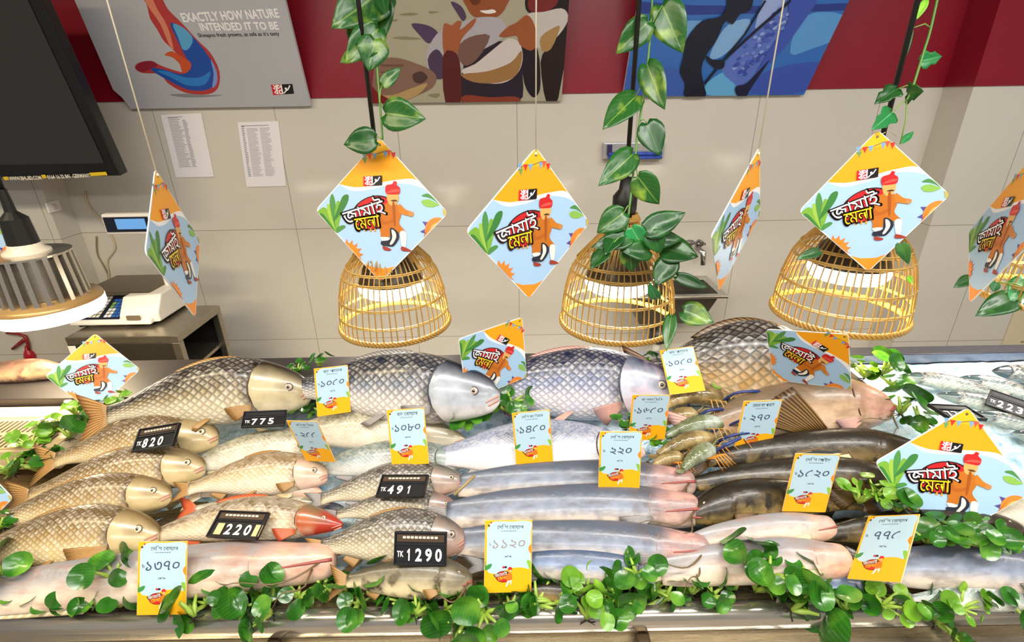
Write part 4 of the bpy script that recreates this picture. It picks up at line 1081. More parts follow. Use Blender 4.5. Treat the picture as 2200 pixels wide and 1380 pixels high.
GILL = M('#4a3026', .4, 0, .2, 40, 0, 'gill_slit'); GILLP = M('#9c7a6c', .4, 0, .2, 40, 0, 'gill_slit_pink'); GILLD = M('#3a3f52', .4, 0, .2, 40, 0, 'gill_slit_blue'); LIP = M('#c98d7c', .3, 0, .15, 50, 0, 'lip'); LIPR = M('#a0524a', .3, 0, .2, 50, 0, 'open_mouth'); WHISK = M('#6f5a3c', .4, 0, .15, 30, 0, 'whisker')
def curve_of(pts):
    d = np.array(crs(pts, 8, False)); return lambda t: np.interp(t, d[:, 0], d[:, 1])
def fish(label, cat, snout, tail, Hpx, kind, mat, tau=46, lift=0.0, bend=0.0, fin='brown', parts='eye gill mouth dorsal pect tail', gill=GILL, eye=EYEW, name=None, grp=None, pect_a=(1.0, -.20, .10), pect_l=.13, dors=(.40, .66, .16), sink=.0, side=0.0, wf=1.0, eyes=1.0, dl=0.0):
    Hpx = Hpx*(1.10 if kind == 'boal' else 1.16 if kind == 'ayr' else 1.13)
    S = SHAPES[kind]; up, lo, wd = curve_of(S['up']), curve_of(S['lo']), curve_of(S['wd'])
    tr = math.radians(tau)
    zc = depth(at_bed((snout[0]+tail[0])/2, (snout[1]+tail[1])/2, .06)); H = Hpx*zc/FPX
    for _ in range(2):
        hc = math.hypot(.5*H*math.sin(tr), .26*H*math.cos(tr))-.008+lift-sink
        p0 = at_bed(snout[0], snout[1], hc+dl); p1 = at_bed(tail[0], tail[1], hc)
        zc = depth((p0+p1)/2); H = Hpx*zc/FPX
    ax = p1-p0; L = np.linalg.norm(ax); a = ax/L
    d = np.array([0, math.cos(tr), math.sin(tr)]); d = unit(d-a*np.dot(d, a)); wv = np.cross(d, a)
    mid = (p0+p1)/2
    if np.dot(wv, CP-mid) < 0: wv = -wv
    flip = np.dot(np.cross(d, a), wv) < 0
    head = S['head']
    def C_(t): return p0+a*L*t+d*bend*L*4*t*(1-t)+wv*side*L*math.sin(PI*t)
    def gl(v): return head*(.80+.24*math.sin(PI*min(1, max(0, v)))**.8)
    def SP(t, y, out=0.0):
        """a place on the near flank; y in heights from the axis"""
        u_, l_ = up(t), lo(t); cy = (u_-l_)/2; ry = (u_+l_)/2
        k = max(0, 1-((y-cy)/ry)**2)**.5
        return C_(t)+d*H*y+wv*(H*wd(t)*wf*k+out)
    ts = np.linspace(0, 1, 60)**1.35; Mm = 30
    V = []; TV = []; SC = []; HDu = []
    for t in ts:
        u_, l_, w_ = up(t), lo(t), wd(t)*wf; cy = (u_-l_)/2; ry = (u_+l_)/2
        for j in range(Mm+1):
            ph = -PI+2*PI*j/Mm; v = (math.cos(ph)+1)/2
            e = gl(v)-t; bmp = .018*math.exp(-(e/.10)**2) if e > 0 else 0
            if e <= 0: bmp = -.006*math.exp(-(e/.02)**2)
            k = 1+bmp/.25
            sn = math.sin(ph); sx = math.copysign(abs(sn)**.92, sn)
            V.append(C_(t)+d*H*(cy+ry*math.cos(ph))+wv*H*w_*sx*k)
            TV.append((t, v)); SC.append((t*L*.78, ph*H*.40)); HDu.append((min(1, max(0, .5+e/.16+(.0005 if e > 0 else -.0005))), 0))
    n0 = Mm+1
    F = [(i*n0+j, i*n0+j+1, (i+1)*n0+j+1, (i+1)*n0+j) for i in range(len(ts)-1) for j in range(Mm)]
    F.append(tuple(range(n0-1)) [::-1]); F.append(tuple((len(ts)-1)*n0+j for j in range(n0-1)))
    if flip: F = [f[::-1] for f in F]
    o = mid-np.array([0, 0, hc*.9])
    t_ = thing(name or cat, label, cat, o, grp)
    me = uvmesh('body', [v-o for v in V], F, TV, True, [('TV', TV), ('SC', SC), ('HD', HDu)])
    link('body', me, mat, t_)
    def fin_(nm, base, dirs, lens, m, nr=5, ripple=.03, parent=t_):
        """base points along the root, ray directions and lengths"""
        nb = len(base); V = []; UV = []
        for i in range(nb):
            for j in range(nr):
                s = j/(nr-1)
                V.append(base[i]+dirs[i]*lens[i]*s+wv*(ripple*lens[i]*s*(1 if i % 2 else -1)*.35)-np.array([0, 0, 1])*lens[i]*.10*s*s-o)
                UV.append((i/(nb-1), s))
        F = [(i*nr+j, i*nr+j+1, (i+1)*nr+j+1, (i+1)*nr+j) for i in range(nb-1) for j in range(nr-1)]
        ob = link(nm, uvmesh(nm, V, F, UV), m, parent)
        sm = ob.modifiers.new('solid', 'SOLIDIFY'); sm.thickness = .0014; sm.offset = 0
        return ob
    fm = FIN_M[fin]
    if 'dorsal' in parts:
        b0, b1, hh = dors; n = 17; T = np.linspace(b0, b1, n)
        base = [C_(t)+d*H*(up(t)-.015) for t in T]
        fin_('dorsal_fin', base, [unit(d*.5+a*(.8+.5*q)-wv*.15) for q in np.linspace(0, 1, n)], [H*hh*1.35*(math.sin(PI*min(1, (q+.12)*.72))**.8*(1-.45*q)+.12) for q in np.linspace(0, 1, n)], fm)
    if 'tail' in parts or 'tailf' in parts:
        n = 21; Q = np.linspace(-1, 1, n); sp_, tl_ = (.25, .12) if 'tailf' in parts.split() else (.62, .17)
        base = [C_(.995)+d*H*.13*q for q in Q]
        fin_('tail_fin', base, [unit(a+d*sp_*q) for q in Q], [L*tl_*(.55+.55*abs(q)**1.3) for q in Q], fm)
    if 'pect' in parts:
        n = 13; pa = unit(a*pect_a[0]+d*pect_a[1]+wv*pect_a[2]); ps = unit(np.cross(wv, a)) if False else unit(d-pa*np.dot(d, pa))
        root = SP(head*1.02, -.26, .002); q_ = np.linspace(-1, 1, n)
        base = [root+d*H*.045*q+wv*H*.01 for q in q_]
        fin_('pectoral_fin', base, [unit(pa+ps*.26*q) for q in q_], [L*pect_l*(1-.35*((1-q)/2)) for q in q_], fm)
    if 'pelv' in parts:
        n = 9; q_ = np.linspace(-1, 1, n); base = [SP(.5+.015*q, -.36, .0) for q in q_]
        fin_('pelvic_fin', base, [unit(a*.9-d*.5+wv*.25+a*.2*q) for q in q_], [L*.09]*n, fm)
    if 'anal' in parts:
        n = 15; T = np.linspace(.62, .93, n) if kind in ('boal',) else np.linspace(.72, .82, n)
        base = [C_(t)-d*H*(lo(t)-.02) for t in T]
        fin_('anal_fin', base, [unit(-d*.75+a*.7)]*n, [H*(.14 if kind == 'boal' else .2)*(1-.5*q) for q in np.linspace(0, 1, n)], fm)
    if 'fan' in parts:     # tall spread dorsal fan
        n = 19; q_ = np.linspace(0, 1, n); base = [C_(.42+.16*q)+d*H*(up(.42+.16*q)-.02) for q in q_]
        fin_('dorsal_fin', base, [unit(d*(.75-.55*q)+np.array([0, 0, .45-.25*q])+a*(.75+.35*q)) for q in q_], [H*1.25*(1-.15*q) for q in q_], FIN_M['dark'], 6, .05)
    if 'eye' in parts:
        te, ye, re = S['eye']; re = re*H*eyes*(1.2 if kind in ('katla', 'rui') else 1); c = SP(te, ye, -re*.25)
        nn = unit(SP(te, ye, re)-C_(te)-d*H*ye+wv*H*.1); nn = unit(wv+.0*nn)
        Rr = np.array([a, d, wv]).T
        b = MB(); b.ball(c-o, (re*1.12, re, re*.62), 10, Rr); eo = b.build('eye', eye, t_, True)
        b = MB(); b.ball(c-o+wv*re*.36, (re*.52, re*.5, re*.36), 8, Rr); b.build('pupil', PUP, eo, True)
        b = MB(); b.tube([c-o+wv*re*.18+(a*math.cos(q)+d*math.sin(q)*.92)*re*1.12 for q in np.linspace(0, 2*PI, 25)[:-1]], re*.13, 6, True); b.build('eye_socket', GILL if gill is GILL else GILLD, t_, True)
    if kind == 'boal': gill = GILLP
    if 'gill' in parts:
        P = []; Rd = []
        for v in np.linspace(.90, .10, 22):
            t = gl(v)+.004; u_, l_ = up(t), lo(t); y = (u_-l_)/2+(u_+l_)/2*(2*v-1)
            P.append(SP(t, y, -.0005)-o); Rd.append(H*(.012 if kind == 'boal' else .014)*math.sin(PI*(.9-v)/.8+.05)**.5 if 0 < (.9-v) < .8 else H*.004)
        MB().tube(P, [max(r, H*.003) for r in Rd], 6).build('gill_slit', gill, t_, True)
        P = []
        for v in np.linspace(.72, .22, 14):
            t = gl(v)*.66; u_, l_ = up(t), lo(t); y = (u_-l_)/2+(u_+l_)/2*(2*v-1); P.append(SP(t, y, -H*.002)-o)
        MB().tube(P, H*.006, 5).build('cheek_crease', gill, t_, True)
    if 'mouth' in parts:
        if kind in ('boal', 'ayr'):
            tm = .15 if kind == 'boal' else .07
            P = [SP(t, -.02-.10*(t/tm), .0012)-o for t in np.linspace(.003, tm, 12)]
            MB().tube(P, [H*.036*(1-.6*i/11) for i in range(12)], 6).build('mouth', LIPR, t_, True)
        else:
            P = [SP(t, .0-.11*(t/.05), .0008)-o for t in np.linspace(.003, .05, 8)]
            MB().tube(P, [H*.016*(1-.5*i/7) for i in range(8)], 6).build('mouth', LIP, t_, True)
            P = [SP(t, -.05-.10*(t/.04), .0008)-o for t in np.linspace(.003, .04, 8)]
            MB().tube(P, [H*.02*(1-.4*i/7) for i in range(8)], 6).build('lower_lip', LIP, t_, True)
    if 'barbel' in parts:
        rnd = random.Random(int(snout[0]*7+snout[1]))
        for k in range(2):
            s0 = SP(.03+.02*k, -.05-.12*k, .001); ln = L*(.34 if k == 0 else .2)
            P = [s0]; 
            for q in np.linspace(.12, 1, 10): P.append(s0+a*ln*q*(.75 if k == 0 else .5)+wv*(.025*math.sin(PI*q*.8))-d*(.05*q*(1+k)+.02*math.sin(5*q+k))+np.array([0, 0, .012*math.sin(PI*q)]))
            MB().tube([p-o for p in P], list(np.linspace(.0022, .0006, 11)), 5).build('barbel', WHISK, t_, True)
    return t_, SP, o, dict(a=a, d=d, w=wv, L=L, H=H)

CK = 'whole carp on the counter'; CF = 'whole catfish on the counter'; SF = 'whole silver fish on the counter'; IFi = 'fish on the ice'
PK = 'eye gill mouth dorsal pect tail pelv anal'
# big carp at the back
fish('largest golden-brown carp, at the left of the back row', 'carp', (670, 838), (232, 893), 128, 'katla', FM['katla_w'], 58, .055, .045, 'brown', PK, eye=EYER, grp=CK, dors=(.36, .66, .10), eyes=.9)
fish('big silver-grey carp with its snout in the green sprigs', 'carp', (1074, 850), (615, 838), 134, 'katla', FM['katla_c'], 58, .055, .02, 'grey', PK, GILLD, EYER, grp=CK, dors=(.38, .66, .12), eyes=.9, dl=.05)
fish('big bluish carp with a pinkish face, middle of the back row', 'carp', (1462, 836), (985, 838), 138, 'katla', FM['katla_b'], 58, .015, .02, 'pink', PK, GILLD, EYER, grp=CK, dors=(.38, .66, .10), eyes=.95, pect_a=(.7, -.3, .5), pect_l=.17)
fish('dark bronze carp rising behind the price card, large scales', 'carp', (1800, 815), (1395, 800), 168, 'katla', FM['katla_d'], 60, .025, .06, 'dark', 'gill dorsal pect tail eye', grp=CK, dors=(.30, .75, .10))
# carp at the left
fish('brown carp under the TK 820 board', 'carp', (470, 938), (120, 990), 98, 'rui', FM['rui'], 46, .02, .05, 'brown', PK, grp=CK, dors=(.42, .66, .12))
fish('golden carp with a pale head, second in the left stack', 'carp', (441, 1003), (62, 1068), 96, 'rui', FM['rui'], 44, .015, .05, 'brown', PK, grp=CK, dors=(.45, .66, .10))
fish('golden carp with a pinkish cheek, third in the left stack', 'carp', (369, 1062), (-20, 1128), 92, 'rui', FM['rui'], 44, .012, .05, 'brown', PK, grp=CK, dors=(.45, .66, .10))
fish('brown carp with an orange pectoral fin, nearest of the left stack', 'carp', (343, 1148), (-85, 1205), 112, 'rui', FM['rui'], 42, .01, .05, 'brown', PK, grp=CK, pect_l=.22, pect_a=(1, -.12, .10), dors=(.45, .66, .10))
# centre left
fish('long pale fish behind the 775 board, head by the green sprig', 'fish', (1000, 945), (590, 940), 84, 'pale', FM['pale'], 44, .025, .05, 'pale', 'eye gill mouth tailf anal pect', grp=SF, eyes=.8)
fish('pale fish with its head hidden, lying under the TK 775 board', 'fish', (720, 955), (385, 1015), 70, 'pale', FM['pale'], 42, .008, .06, 'pale', 'gill tail anal', grp=SF)
fish('silvery grey-green fish below the card ১০৮০', 'fish', (1020, 993), (660, 1015), 72, 'pale', FM['silver'], 44, .012, .05, 'grey', 'eye gill mouth tailf anal', grp=SF, eyes=.7)
fish('rosy carp with a red dorsal fin and pink snout', 'carp', (704, 1020), (405, 1052), 82, 'rui', FM['rui_p'], 44, .022, .05, 'brown', PK.replace('tail', 'tailf'), eye=EYER, grp=CK, dors=(.34, .6, .13))
fish('small white catfish lying below the rosy carp', 'catfish', (692, 1058), (432, 1062), 52, 'pale', FM['white'], 44, .012, .05, 'pale', 'eye mouth tail anal pect', grp=CF, eyes=.7)
fish('thin yellowish fish squeezed above the red-headed fish', 'fish', (712, 1084), (420, 1092), 36, 'pale', FM['pale'], 44, .006, .02, 'red', 'eye mouth tail anal', grp=SF)
fish('tiny bluish fish beside the red head', 'fish', (738, 1090), (600, 1092), 24, 'pale', FM['boal_b'], 44, .005, .02, 'grey', 'eye tail', grp=SF)
fish('red-headed fish under the 220 board', 'fish', (736, 1128), (318, 1156), 84, 'pale', FM['red'], 44, .01, .06, 'red', 'eye gill mouth dorsal pect tail anal', grp=SF, pect_a=(.9, -.1, .3), pect_l=.12)
fish('large pale blunt-headed catfish lying along the left front', 'catfish', (721, 1200), (-140, 1300), 98, 'boal', FM['white'], 42, .0, .012, 'pale', 'gill mouth tail anal barbel', grp=CF)
# centre
fish('grey carp under the TK 491 board', 'carp', (996, 1034), (690, 1074), 76, 'rui', FM['rui_g'], 44, .02, .05, 'grey', PK.replace('tail', 'tailf'), eye=EYER, grp=CK, dors=(.4, .66, .08))
fish('small grey carp between two larger grey carp', 'carp', (981, 1090), (722, 1108), 62, 'rui', FM['rui_g'], 44, .015, .04, 'grey', PK.replace('tail', 'tailf'), grp=CK, dors=(.4, .66, .08))
fish('plump grey carp behind the TK 1290 board', 'carp', (998, 1158), (690, 1178), 102, 'rui', FM['rui_g'], 44, .012, .04, 'brown', PK.replace('tail', 'tailf'), eye=EYER, grp=CK, dors=(.4, .66, .08))
fish('mottled whiskered catfish below the TK 1290 board', 'catfish', (1015, 1246), (745, 1250), 76, 'ayr', FM['ayr'], 44, .012, .02, 'brown', 'eye gill mouth dorsal pect tail anal barbel', grp=CF, dors=(.24, .36, .34))
fish('broad pearly flat fish under the card ১৪৫০', 'fish', (1385, 972), (930, 985), 116, 'pale', FM['pearl'], 40, .012, .03, 'grey', 'gill tailf anal', grp=SF, wf=.8)
fish('silver catfish with an open mouth, farthest of the middle row', 'catfish', (1490, 1034), (985, 1046), 74, 'boal', FM['boal'], 46, .02, .02, 'grey', 'eye gill mouth pect tailf anal barbel', grp=CF)
fish('silver catfish with a pale blunt jaw, second of the middle row', 'catfish', (1502, 1092), (960, 1108), 86, 'boal', FM['boal'], 44, .015, .02, 'grey', 'eye gill mouth pect tailf anal barbel', grp=CF)
fish('silver catfish with a red jaw line, nearest of the middle row', 'catfish', (1521, 1180), (975, 1168), 84, 'boal', FM['boal'], 44, .012, .015, 'grey', 'eye gill mouth pect tailf anal barbel', grp=CF, pect_l=.10)
fish('blue-backed slim fish behind the card ১১২০', 'fish', (1470, 1232), (1040, 1215), 66, 'pale', FM['boal_b'], 44, .005, .02, 'grey', 'gill tailf anal', grp=SF)
fish('dark brown fish at the front edge among the greens', 'fish', (1300, 1286), (1120, 1272), 40, 'ayr', FM['dark'], 42, .0, .02, 'dark', 'eye mouth tail', grp=CF)
fish('white-bellied catfish with a small rounded snout', 'catfish', (1790, 1130), (1470, 1178), 62, 'boal', FM['white'], 44, .018, .03, 'pale', 'gill mouth pect tailf', grp=CF)
fish('white-bellied catfish with the big cream chin', 'catfish', (1822, 1200), (1420, 1232), 84, 'boal', FM['white'], 44, .01, .02, 'pale', 'gill pect tailf', grp=CF)
fish('small silvery fish poking out beside the card ৭৭৫', 'fish', (1880, 1262), (1690, 1270), 44, 'pale', FM['boal_b'], 44, .0, .02, 'grey', 'eye mouth tail', grp=SF)
# right
fish('pink catfish with a reddish gill beside the tall greens', 'catfish', (1908, 872), (1500, 925), 116, 'ayr', FM['pink'], 50, .02, .04, 'pink', 'eye gill mouth pect tail barbel', grp=CF, eyes=.7)
fish('dark olive catfish with a tall spread fin', 'catfish', (1990, 975), (1520, 990), 88, 'ayr', FM['dark'], 48, .015, .02, 'dark', 'eye gill mouth pect tail fan', grp=CF, pect_l=.15)
fish('dark olive catfish behind the card ১৫২০', 'catfish', (1960, 1042), (1470, 1045), 82, 'ayr', FM['dark'], 44, .012, .03, 'dark', 'eye gill mouth pect tail barbel', grp=CF, pect_l=.2)
fish('arched dark olive catfish beside the silver jaws', 'catfish', (1470, 1110), (1850, 1085), 80, 'ayr', FM['dark'], 44, .008, .06, 'dark', 'eye gill mouth pect tail', grp=CF)
fish('dark grey-brown catfish in front of the large leaning card', 'catfish', (2198, 1140), (1760, 1150), 78, 'ayr', FM['dark'], 44, .006, .02, 'dark', 'eye gill mouth pect tail barbel', grp=CF, pect_l=.18)
fish('pale catfish with dark barbels in the lower right corner', 'catfish', (2290, 1235), (1890, 1225), 92, 'boal', FM['boal'], 44, .004, .02, 'grey', 'eye gill mouth pect tail barbel', grp=CF)
fish('cream-bellied fish at the right edge beside the leaning card', 'fish', (2330, 1085), (2080, 1100), 90, 'pale', FM['pale'], 44, .012, .02, 'grey', 'gill tail', grp=SF)
fish('silver fish lying along the rail at the lower right', 'fish', (2260, 1292), (1960, 1286), 50, 'pale', FM['silver'], 42, .0, .02, 'grey', 'eye gill mouth tail', grp=SF)
fish('reddish brown fish lying on the grey ledge at the left', 'fish', (140, 795), (-110, 812), 46, 'ayr', FM['brown'], 40, .02, .02, 'brown', 'eye gill mouth tail', grp=CF)
# slim fish on the ice
for lab, s, tl_, h, m, b in (
    ('slim grey fish on the ice beside the tall greens, farthest in', (1932, 808), (2150, 848), 30, 'ice', .03),
    ('greenish slim fish on the ice, pointed head toward the middle', (2062, 812), (2260, 866), 32, 'ice', .04),
    ('black slim fish in the far right corner of the ice', (2132, 797), (2300, 822), 34, 'icydark', .03),
    ('slim grey-green fish on the ice whose snout points at the greens', (2012, 848), (2230, 902), 30, 'ice', .04),
    ('slim fish on the ice just behind the leaning card', (2090, 888), (2290, 940), 30, 'ice', .03),
    ('slim fish on the ice at the right edge beside the leaning card', (2176, 930), (2340, 978), 34, 'ice', .03)):
    fish(lab, 'fish', s, tl_, h+4, 'pale', FM[m], 36, .012, b, 'grey', 'eye gill tail anal', GILLD, grp=IFi)

# ------------------------------------------------------------------ prawns
PRM = N('prawn_shell'); PRM.l(PRM.ramp(PRM.noise(26, PRM.obj(), 5), [(.3, '#3a301c'), (.5, '#7d6b42'), (.7, '#b8a272')]), PRM.b.inputs['Base Color']); PRM.set(Roughness=.25, **{'Coat Weight': .4}); PRM = PRM.m
PRG = N('green_prawn_shell'); PRG.l(PRG.ramp(PRG.noise(24, PRG.obj(), 5), [(.3, '#3a4026'), (.5, '#747c58'), (.68, '#b4c0b4')]), PRG.b.inputs['Base Color']); PRG.set(Roughness=.22, **{'Coat Weight': .4}); PRG = PRG.m
CLAW = M('#2f3c78', .25, 0, .35, 40, 0, 'prawn_claw'); LEGC = M('#c29a56', .35, 0, .25, 40, 0, 'prawn_leg'); ORG = M('#d98a2e', .35, 0, .25, 40, 0, 'orange_leg')
def prawn(label, head, tail, r_px, mat, lift, claw=True, arch=.12, legm=LEGC):
    p0 = at_bed(head[0], head[1], lift); p1 = at_bed(tail[0], tail[1], lift); ax = p1-p0; L = np.linalg.norm(ax); a = ax/L
    r = r_px*depth(p0)/FPX; up_ = unit(np.array([0, .35, 1.])-a*np.dot(np.array([0, .35, 1.]), a)); s = np.cross(a, up_)
    if np.dot(s, CP-p0) < 0: s = -s
    o = (p0+p1)/2-np.array([0, 0, lift]); t = thing('prawn', label, 'prawn', o, 'river prawns in the pile')
    Cx = lambda q: p0+a*L*q+up_*L*arch*math.sin(PI*q)
    rnd = random.Random(int(head[0]))
    P = [Cx(q)-o for q in np.linspace(0, .45, 16)]
    MB().tube(P, [r*np.interp(q, [0, .1, .4, .8, 1], [.25, .6, 1.0, 1.02, .9]) for q in np.linspace(0, 1, 16)], 14).build('carapace', mat, t, True)
    qs = np.linspace(.43, .93, 43); P = [Cx(q)-o for q in qs]
    MB().tube(P, [r*(1-.62*(q-.43)/.5)*(1+.10*(((i % 7)/6.0)-.5)) for i, q in enumerate(qs)], 14).build('abdomen', mat, t, True)
    b = MB()
    for k in (-1, -.4, .4, 1):
        e = Cx(.92)-o; dr = unit(a+s*.45*k); b.ball(e+dr*L*.08, (L*.075, r*.28, r*.10), 7, np.array([dr, np.cross(up_, dr), up_]).T)
    b.build('tail_fan', mat, t, True)
    MB().tube([Cx(.04)+up_*r*.4-o, Cx(-.08)+up_*r*.9-o, Cx(-.2)+up_*r*1.6-o], [r*.18, r*.12, .0008], 6).build('rostrum', mat, t, True)
    b = MB(); b.ball(Cx(.02)+s*r*.55+up_*r*.3-o, r*.22, 8); b.ball(Cx(.02)-s*r*.55+up_*r*.3-o, r*.22, 8); b.build('eye', PUP, t, True)
    for k in range(2):
        s0 = Cx(0)+s*r*(.3 if k else -.3); P = [s0]
        for q in np.linspace(.1, 1, 10): P.append(s0-a*L*.5*q*(1-.55*q*k)+s*L*(.35*q*q*(1 if k else .4))+up_*L*(.14*math.sin(PI*q)-.03*q))
        MB().tube([p-o for p in P], list(np.linspace(.0016, .0006, 11)), 5).build('antenna', LEGC, t, True)
    for k in range(5):
        for sd in (-1, 1):
            b = MB(); q = .14+.07*k; r0 = Cx(q)+s*sd*r*.7-up_*r*.4; k1 = r0+s*sd*r*1.1+up_*r*.3-a*L*.05; k2 = k1+s*sd*r*.8-up_*r*1.2-a*L*.08*(1-k*.3)
            b.tube([r0-o, k1-o, k2-o], [.0022, .0018, .0008], 5).build('leg', legm, t, True)
    if claw:
        for sd in (-1, 1):
            r0 = Cx(.1)+s*sd*r*.6; P = [r0, r0+s*sd*r*1.2-a*L*.12+up_*r*.9, r0+s*sd*r*1.5-a*L*.38+up_*r*.9, r0+s*sd*r*.9-a*L*.55+up_*r*.4]
            MB().tube([p-o for p in crs(P, 5, False)], [.0032]*5+[.0036]*4+[.0042]*4+[.0052, .004, .001], 8).build('claw', CLAW, t, True)
    return t
prawn('brown prawn at the back of the prawn pile by the yellow-edged card', (1560, 862), (1418, 880), 22, PRM, .085, True, .14)
prawn('olive prawn with crossed antennae in the middle of the pile', (1568, 918), (1420, 945), 20, PRG, .07, True, .12)
prawn('brown prawn with blue claws in the middle of the pile', (1545, 950), (1405, 985), 21, PRM, .06, True, .12, ORG)
prawn('pale bluish prawn lying on the silver catfish head', (1535, 965), (1462, 1015), 19, PRG, .085, True, .10, ORG)
prawn('grey-brown prawn touching the card ১৬৫০', (1500, 895), (1410, 915), 19, PRM, .075, True, .10)
prawn('small brown prawn at the front of the pile by the card ২২০', (1470, 985), (1395, 1005), 15, PRM, .07, False, .10, ORG)

# ------------------------------------------------------------------ resting cards and boards against what lies behind them
def rest_front(t, pts, lim=.80, gap=.004):
    """slide a card along its line of sight until it just clears the fish it leans on"""
    dg = bpy.context.evaluated_depsgraph_get(); dg.update()
    Rt = np.array(t.rotation_euler.to_matrix()); s0 = t.scale[0]; loc = np.array(t.location)
    best = 1.0
    for p in pts:
        q = loc+Rt@(np.array((p[0], p[1], 0.0))*s0); d = q-CP; D = np.linalg.norm(d)
        o = Vector(CP); 
        for _ in range(6):
            ok, hit, nrm, idx, ob, mat = sc.ray_cast(dg, o, Vector(d/D))
            if not ok: break
            r = ob
            while r.parent: r = r.parent
            if r is t or r.get('category') in ('hanging card', 'pendant lamp', 'vine'):
                o = hit+Vector(d/D)*.002; continue
            h = np.linalg.norm(np.array(hit)-CP); best = min(best, (h-gap)/D); break
    best = max(lim, best)
    t.location = tuple(CP+(loc-CP)*best); t.scale = (s0*best,)*3
    print('rest', t['label'][:40], '%.3f' % best)
    return t
G2 = 'festival cards standing among the fish'
diamond('festival card standing upright at the left end above the greens', [(204, 713), (303, 797), (198, 884), (97, 812)], G2, at=at_bed(198, 884, .02))
diamond('tilted festival card wedged between two large silver carp heads', [(1120, 680), (1134, 812), (1001, 862), (987, 730)], G2, at=at_bed(1060, 835, .05), front=[(0, .9), (.93, 0), (.5, .4)])
diamond('tilted festival card standing behind the pink catfish', [(1821, 721), (1832, 835), (1659, 819), (1648, 705)], G2, at=at_bed(1745, 800, .06), front=[(0, .9), (.9, 0), (0, .5), (.5, .0), (-.9, 0), (-.5, 0), (.0, 0), (.4, -.4), (0, -.8), (-.5, -.4)])
diamond('large festival card leaning beside the ice and dark catfish', [(2082, 877), (2215, 1060), (2010, 1175), (1877, 992)], G2, at=at_bed(2046, 1070, .10))
diamond('festival card showing only its corner at the lower left edge', [(-85, 950), (26, 1072), (-70, 1175), (-185, 1060)], G2, at=at_bed(-70, 1110, .05))

# ------------------------------------------------------------------ handwritten price cards
def price_art(title, price, ink='#3c4a66'):
    f = Flat(.00012); Z = lambda P: [((x-460)/810, (700-y)/810) for x, y in P]
    E = lambda x, y: ((x-460)/810, (700-y)/810)
    f.poly(Z([(58, 92), (862, 92), (862, 1308), (58, 1308)]), '#fdb415')
    f.smooth(Z([(190, 118), (500, 114), (832, 116), (842, 300), (840, 600), (842, 900), (700, 890), (545, 898), (430, 930), (330, 985), (220, 990), (110, 940), (92, 700), (92, 400), (92, 240)]), '#b7d4e3', 4)
    f.poly(Z([(855, 500), (862, 500), (862, 660), (840, 655), (812, 620), (800, 575), (812, 530)]), '#f58f1e')
    f.smooth(Z([(62, 920), (70, 800), (84, 775), (80, 850), (130, 830), (185, 825), (160, 890), (105, 925)]), '#3f8f43', 3)
    f.smooth(Z([(845, 940), (800, 860), (778, 775), (820, 775), (846, 800)]), '#86bf3e', 3)
    f.disc(E(120, 180), .025, .025, '#5a4632', 8); f.disc(E(160, 130), .02, .02, '#d8482c', 8)
    f.text(title, E(490, 205), .56, .115, '#17181c', 0, .01)
    for k in range(7): f.poly(Z([(335+k*38, 266), (335+k*38+28, 266), (335+k*38+28, 280), (335+k*38, 280)]), '#7b8794')
    f.text('\u09f3', E(146, 495), .06, .07, ink)
    f.text(price, E(470, 490), .17*len(price), .19, ink, .02, -.012, .18)
    f.text('েকিজ', E(455, 700), .15, .045, '#2a3138')
    f.disc(E(385, 1040), .17, .12, '#3a1715', 20); f.disc(E(385, 1040), .16, .11, '#d02a24', 20)
    f.text('জামাই', E(340, 1000), .30, .11, '#3a1715', .2, .05); f.text('জামাই', E(340, 1000), .27, .095, '#fff6ea', .2, .02)
    f.text('েমলা', E(365, 1065), .19, .07, '#f6d420', .15, .02)
    f.smooth(Z([(440, 1110), (445, 1010), (490, 975), (530, 1010), (525, 1100)]), '#d6761f', 3)
    f.disc(E(495, 910), .045, .04, '#cf2a26', 12); f.disc(E(500, 950), .03, .035, '#e3b26a', 12)
    f.poly(Z([(450, 1110), (490, 1110), (450, 1200), (420, 1210)]), '#f3ead8'); f.poly(Z([(490, 1100), (525, 1100), (520, 1170), (500, 1175)]), '#f3ead8')
    f.poly(Z([(400, 865), (438, 865), (438, 895), (400, 895)]), '#17181c'); f.poly(Z([(362, 865), (399, 865), (399, 895), (362, 895)]), '#d8202c')
    return f
TWD = .098
def price_card(label, title, price, px, lift, ink='#3c4a66', vis=(.95, .6, .2, -.2, -.6, -.9)):
    h = 1.505*TWD
    Rr, tt, err = pose(px, [(-TWD/2, h/2), (TWD/2, h/2), (TWD/2, -h/2), (-TWD/2, -h/2)])
    bm = ((px[2][0]+px[3][0])/2, (px[2][1]+px[3][1])/2)
    s = depth(at_bed(bm[0], bm[1], lift))/depth(Rr@np.array([0, -h/2, 0])+tt)
    tt = CP+(tt-CP)*s
    print('tag', price, 'err %.1f scale %.2f' % (err, s))
    t = thing('price_card', label, 'price card', tt, 'handwritten price cards')
    t.rotation_euler = Matrix([list(r) for r in Rr]).to_euler(); t.scale = (s, s, s)
    MB().box((0, 0, -.0008), (TWD, h, .0016)).build('card', M('#fbd9a0', .4, 0, .02), t)
    f = price_art(title, price, ink)
    f.build('printed_text', t, lambda v: np.array((v[0]*TWD, v[1]*TWD, v[2])))
    hx = TWD/2; return rest_front(t, [(u*hx, v*h/2) for u in (-.95, -.5, 0, .5, .95) for v in vis])
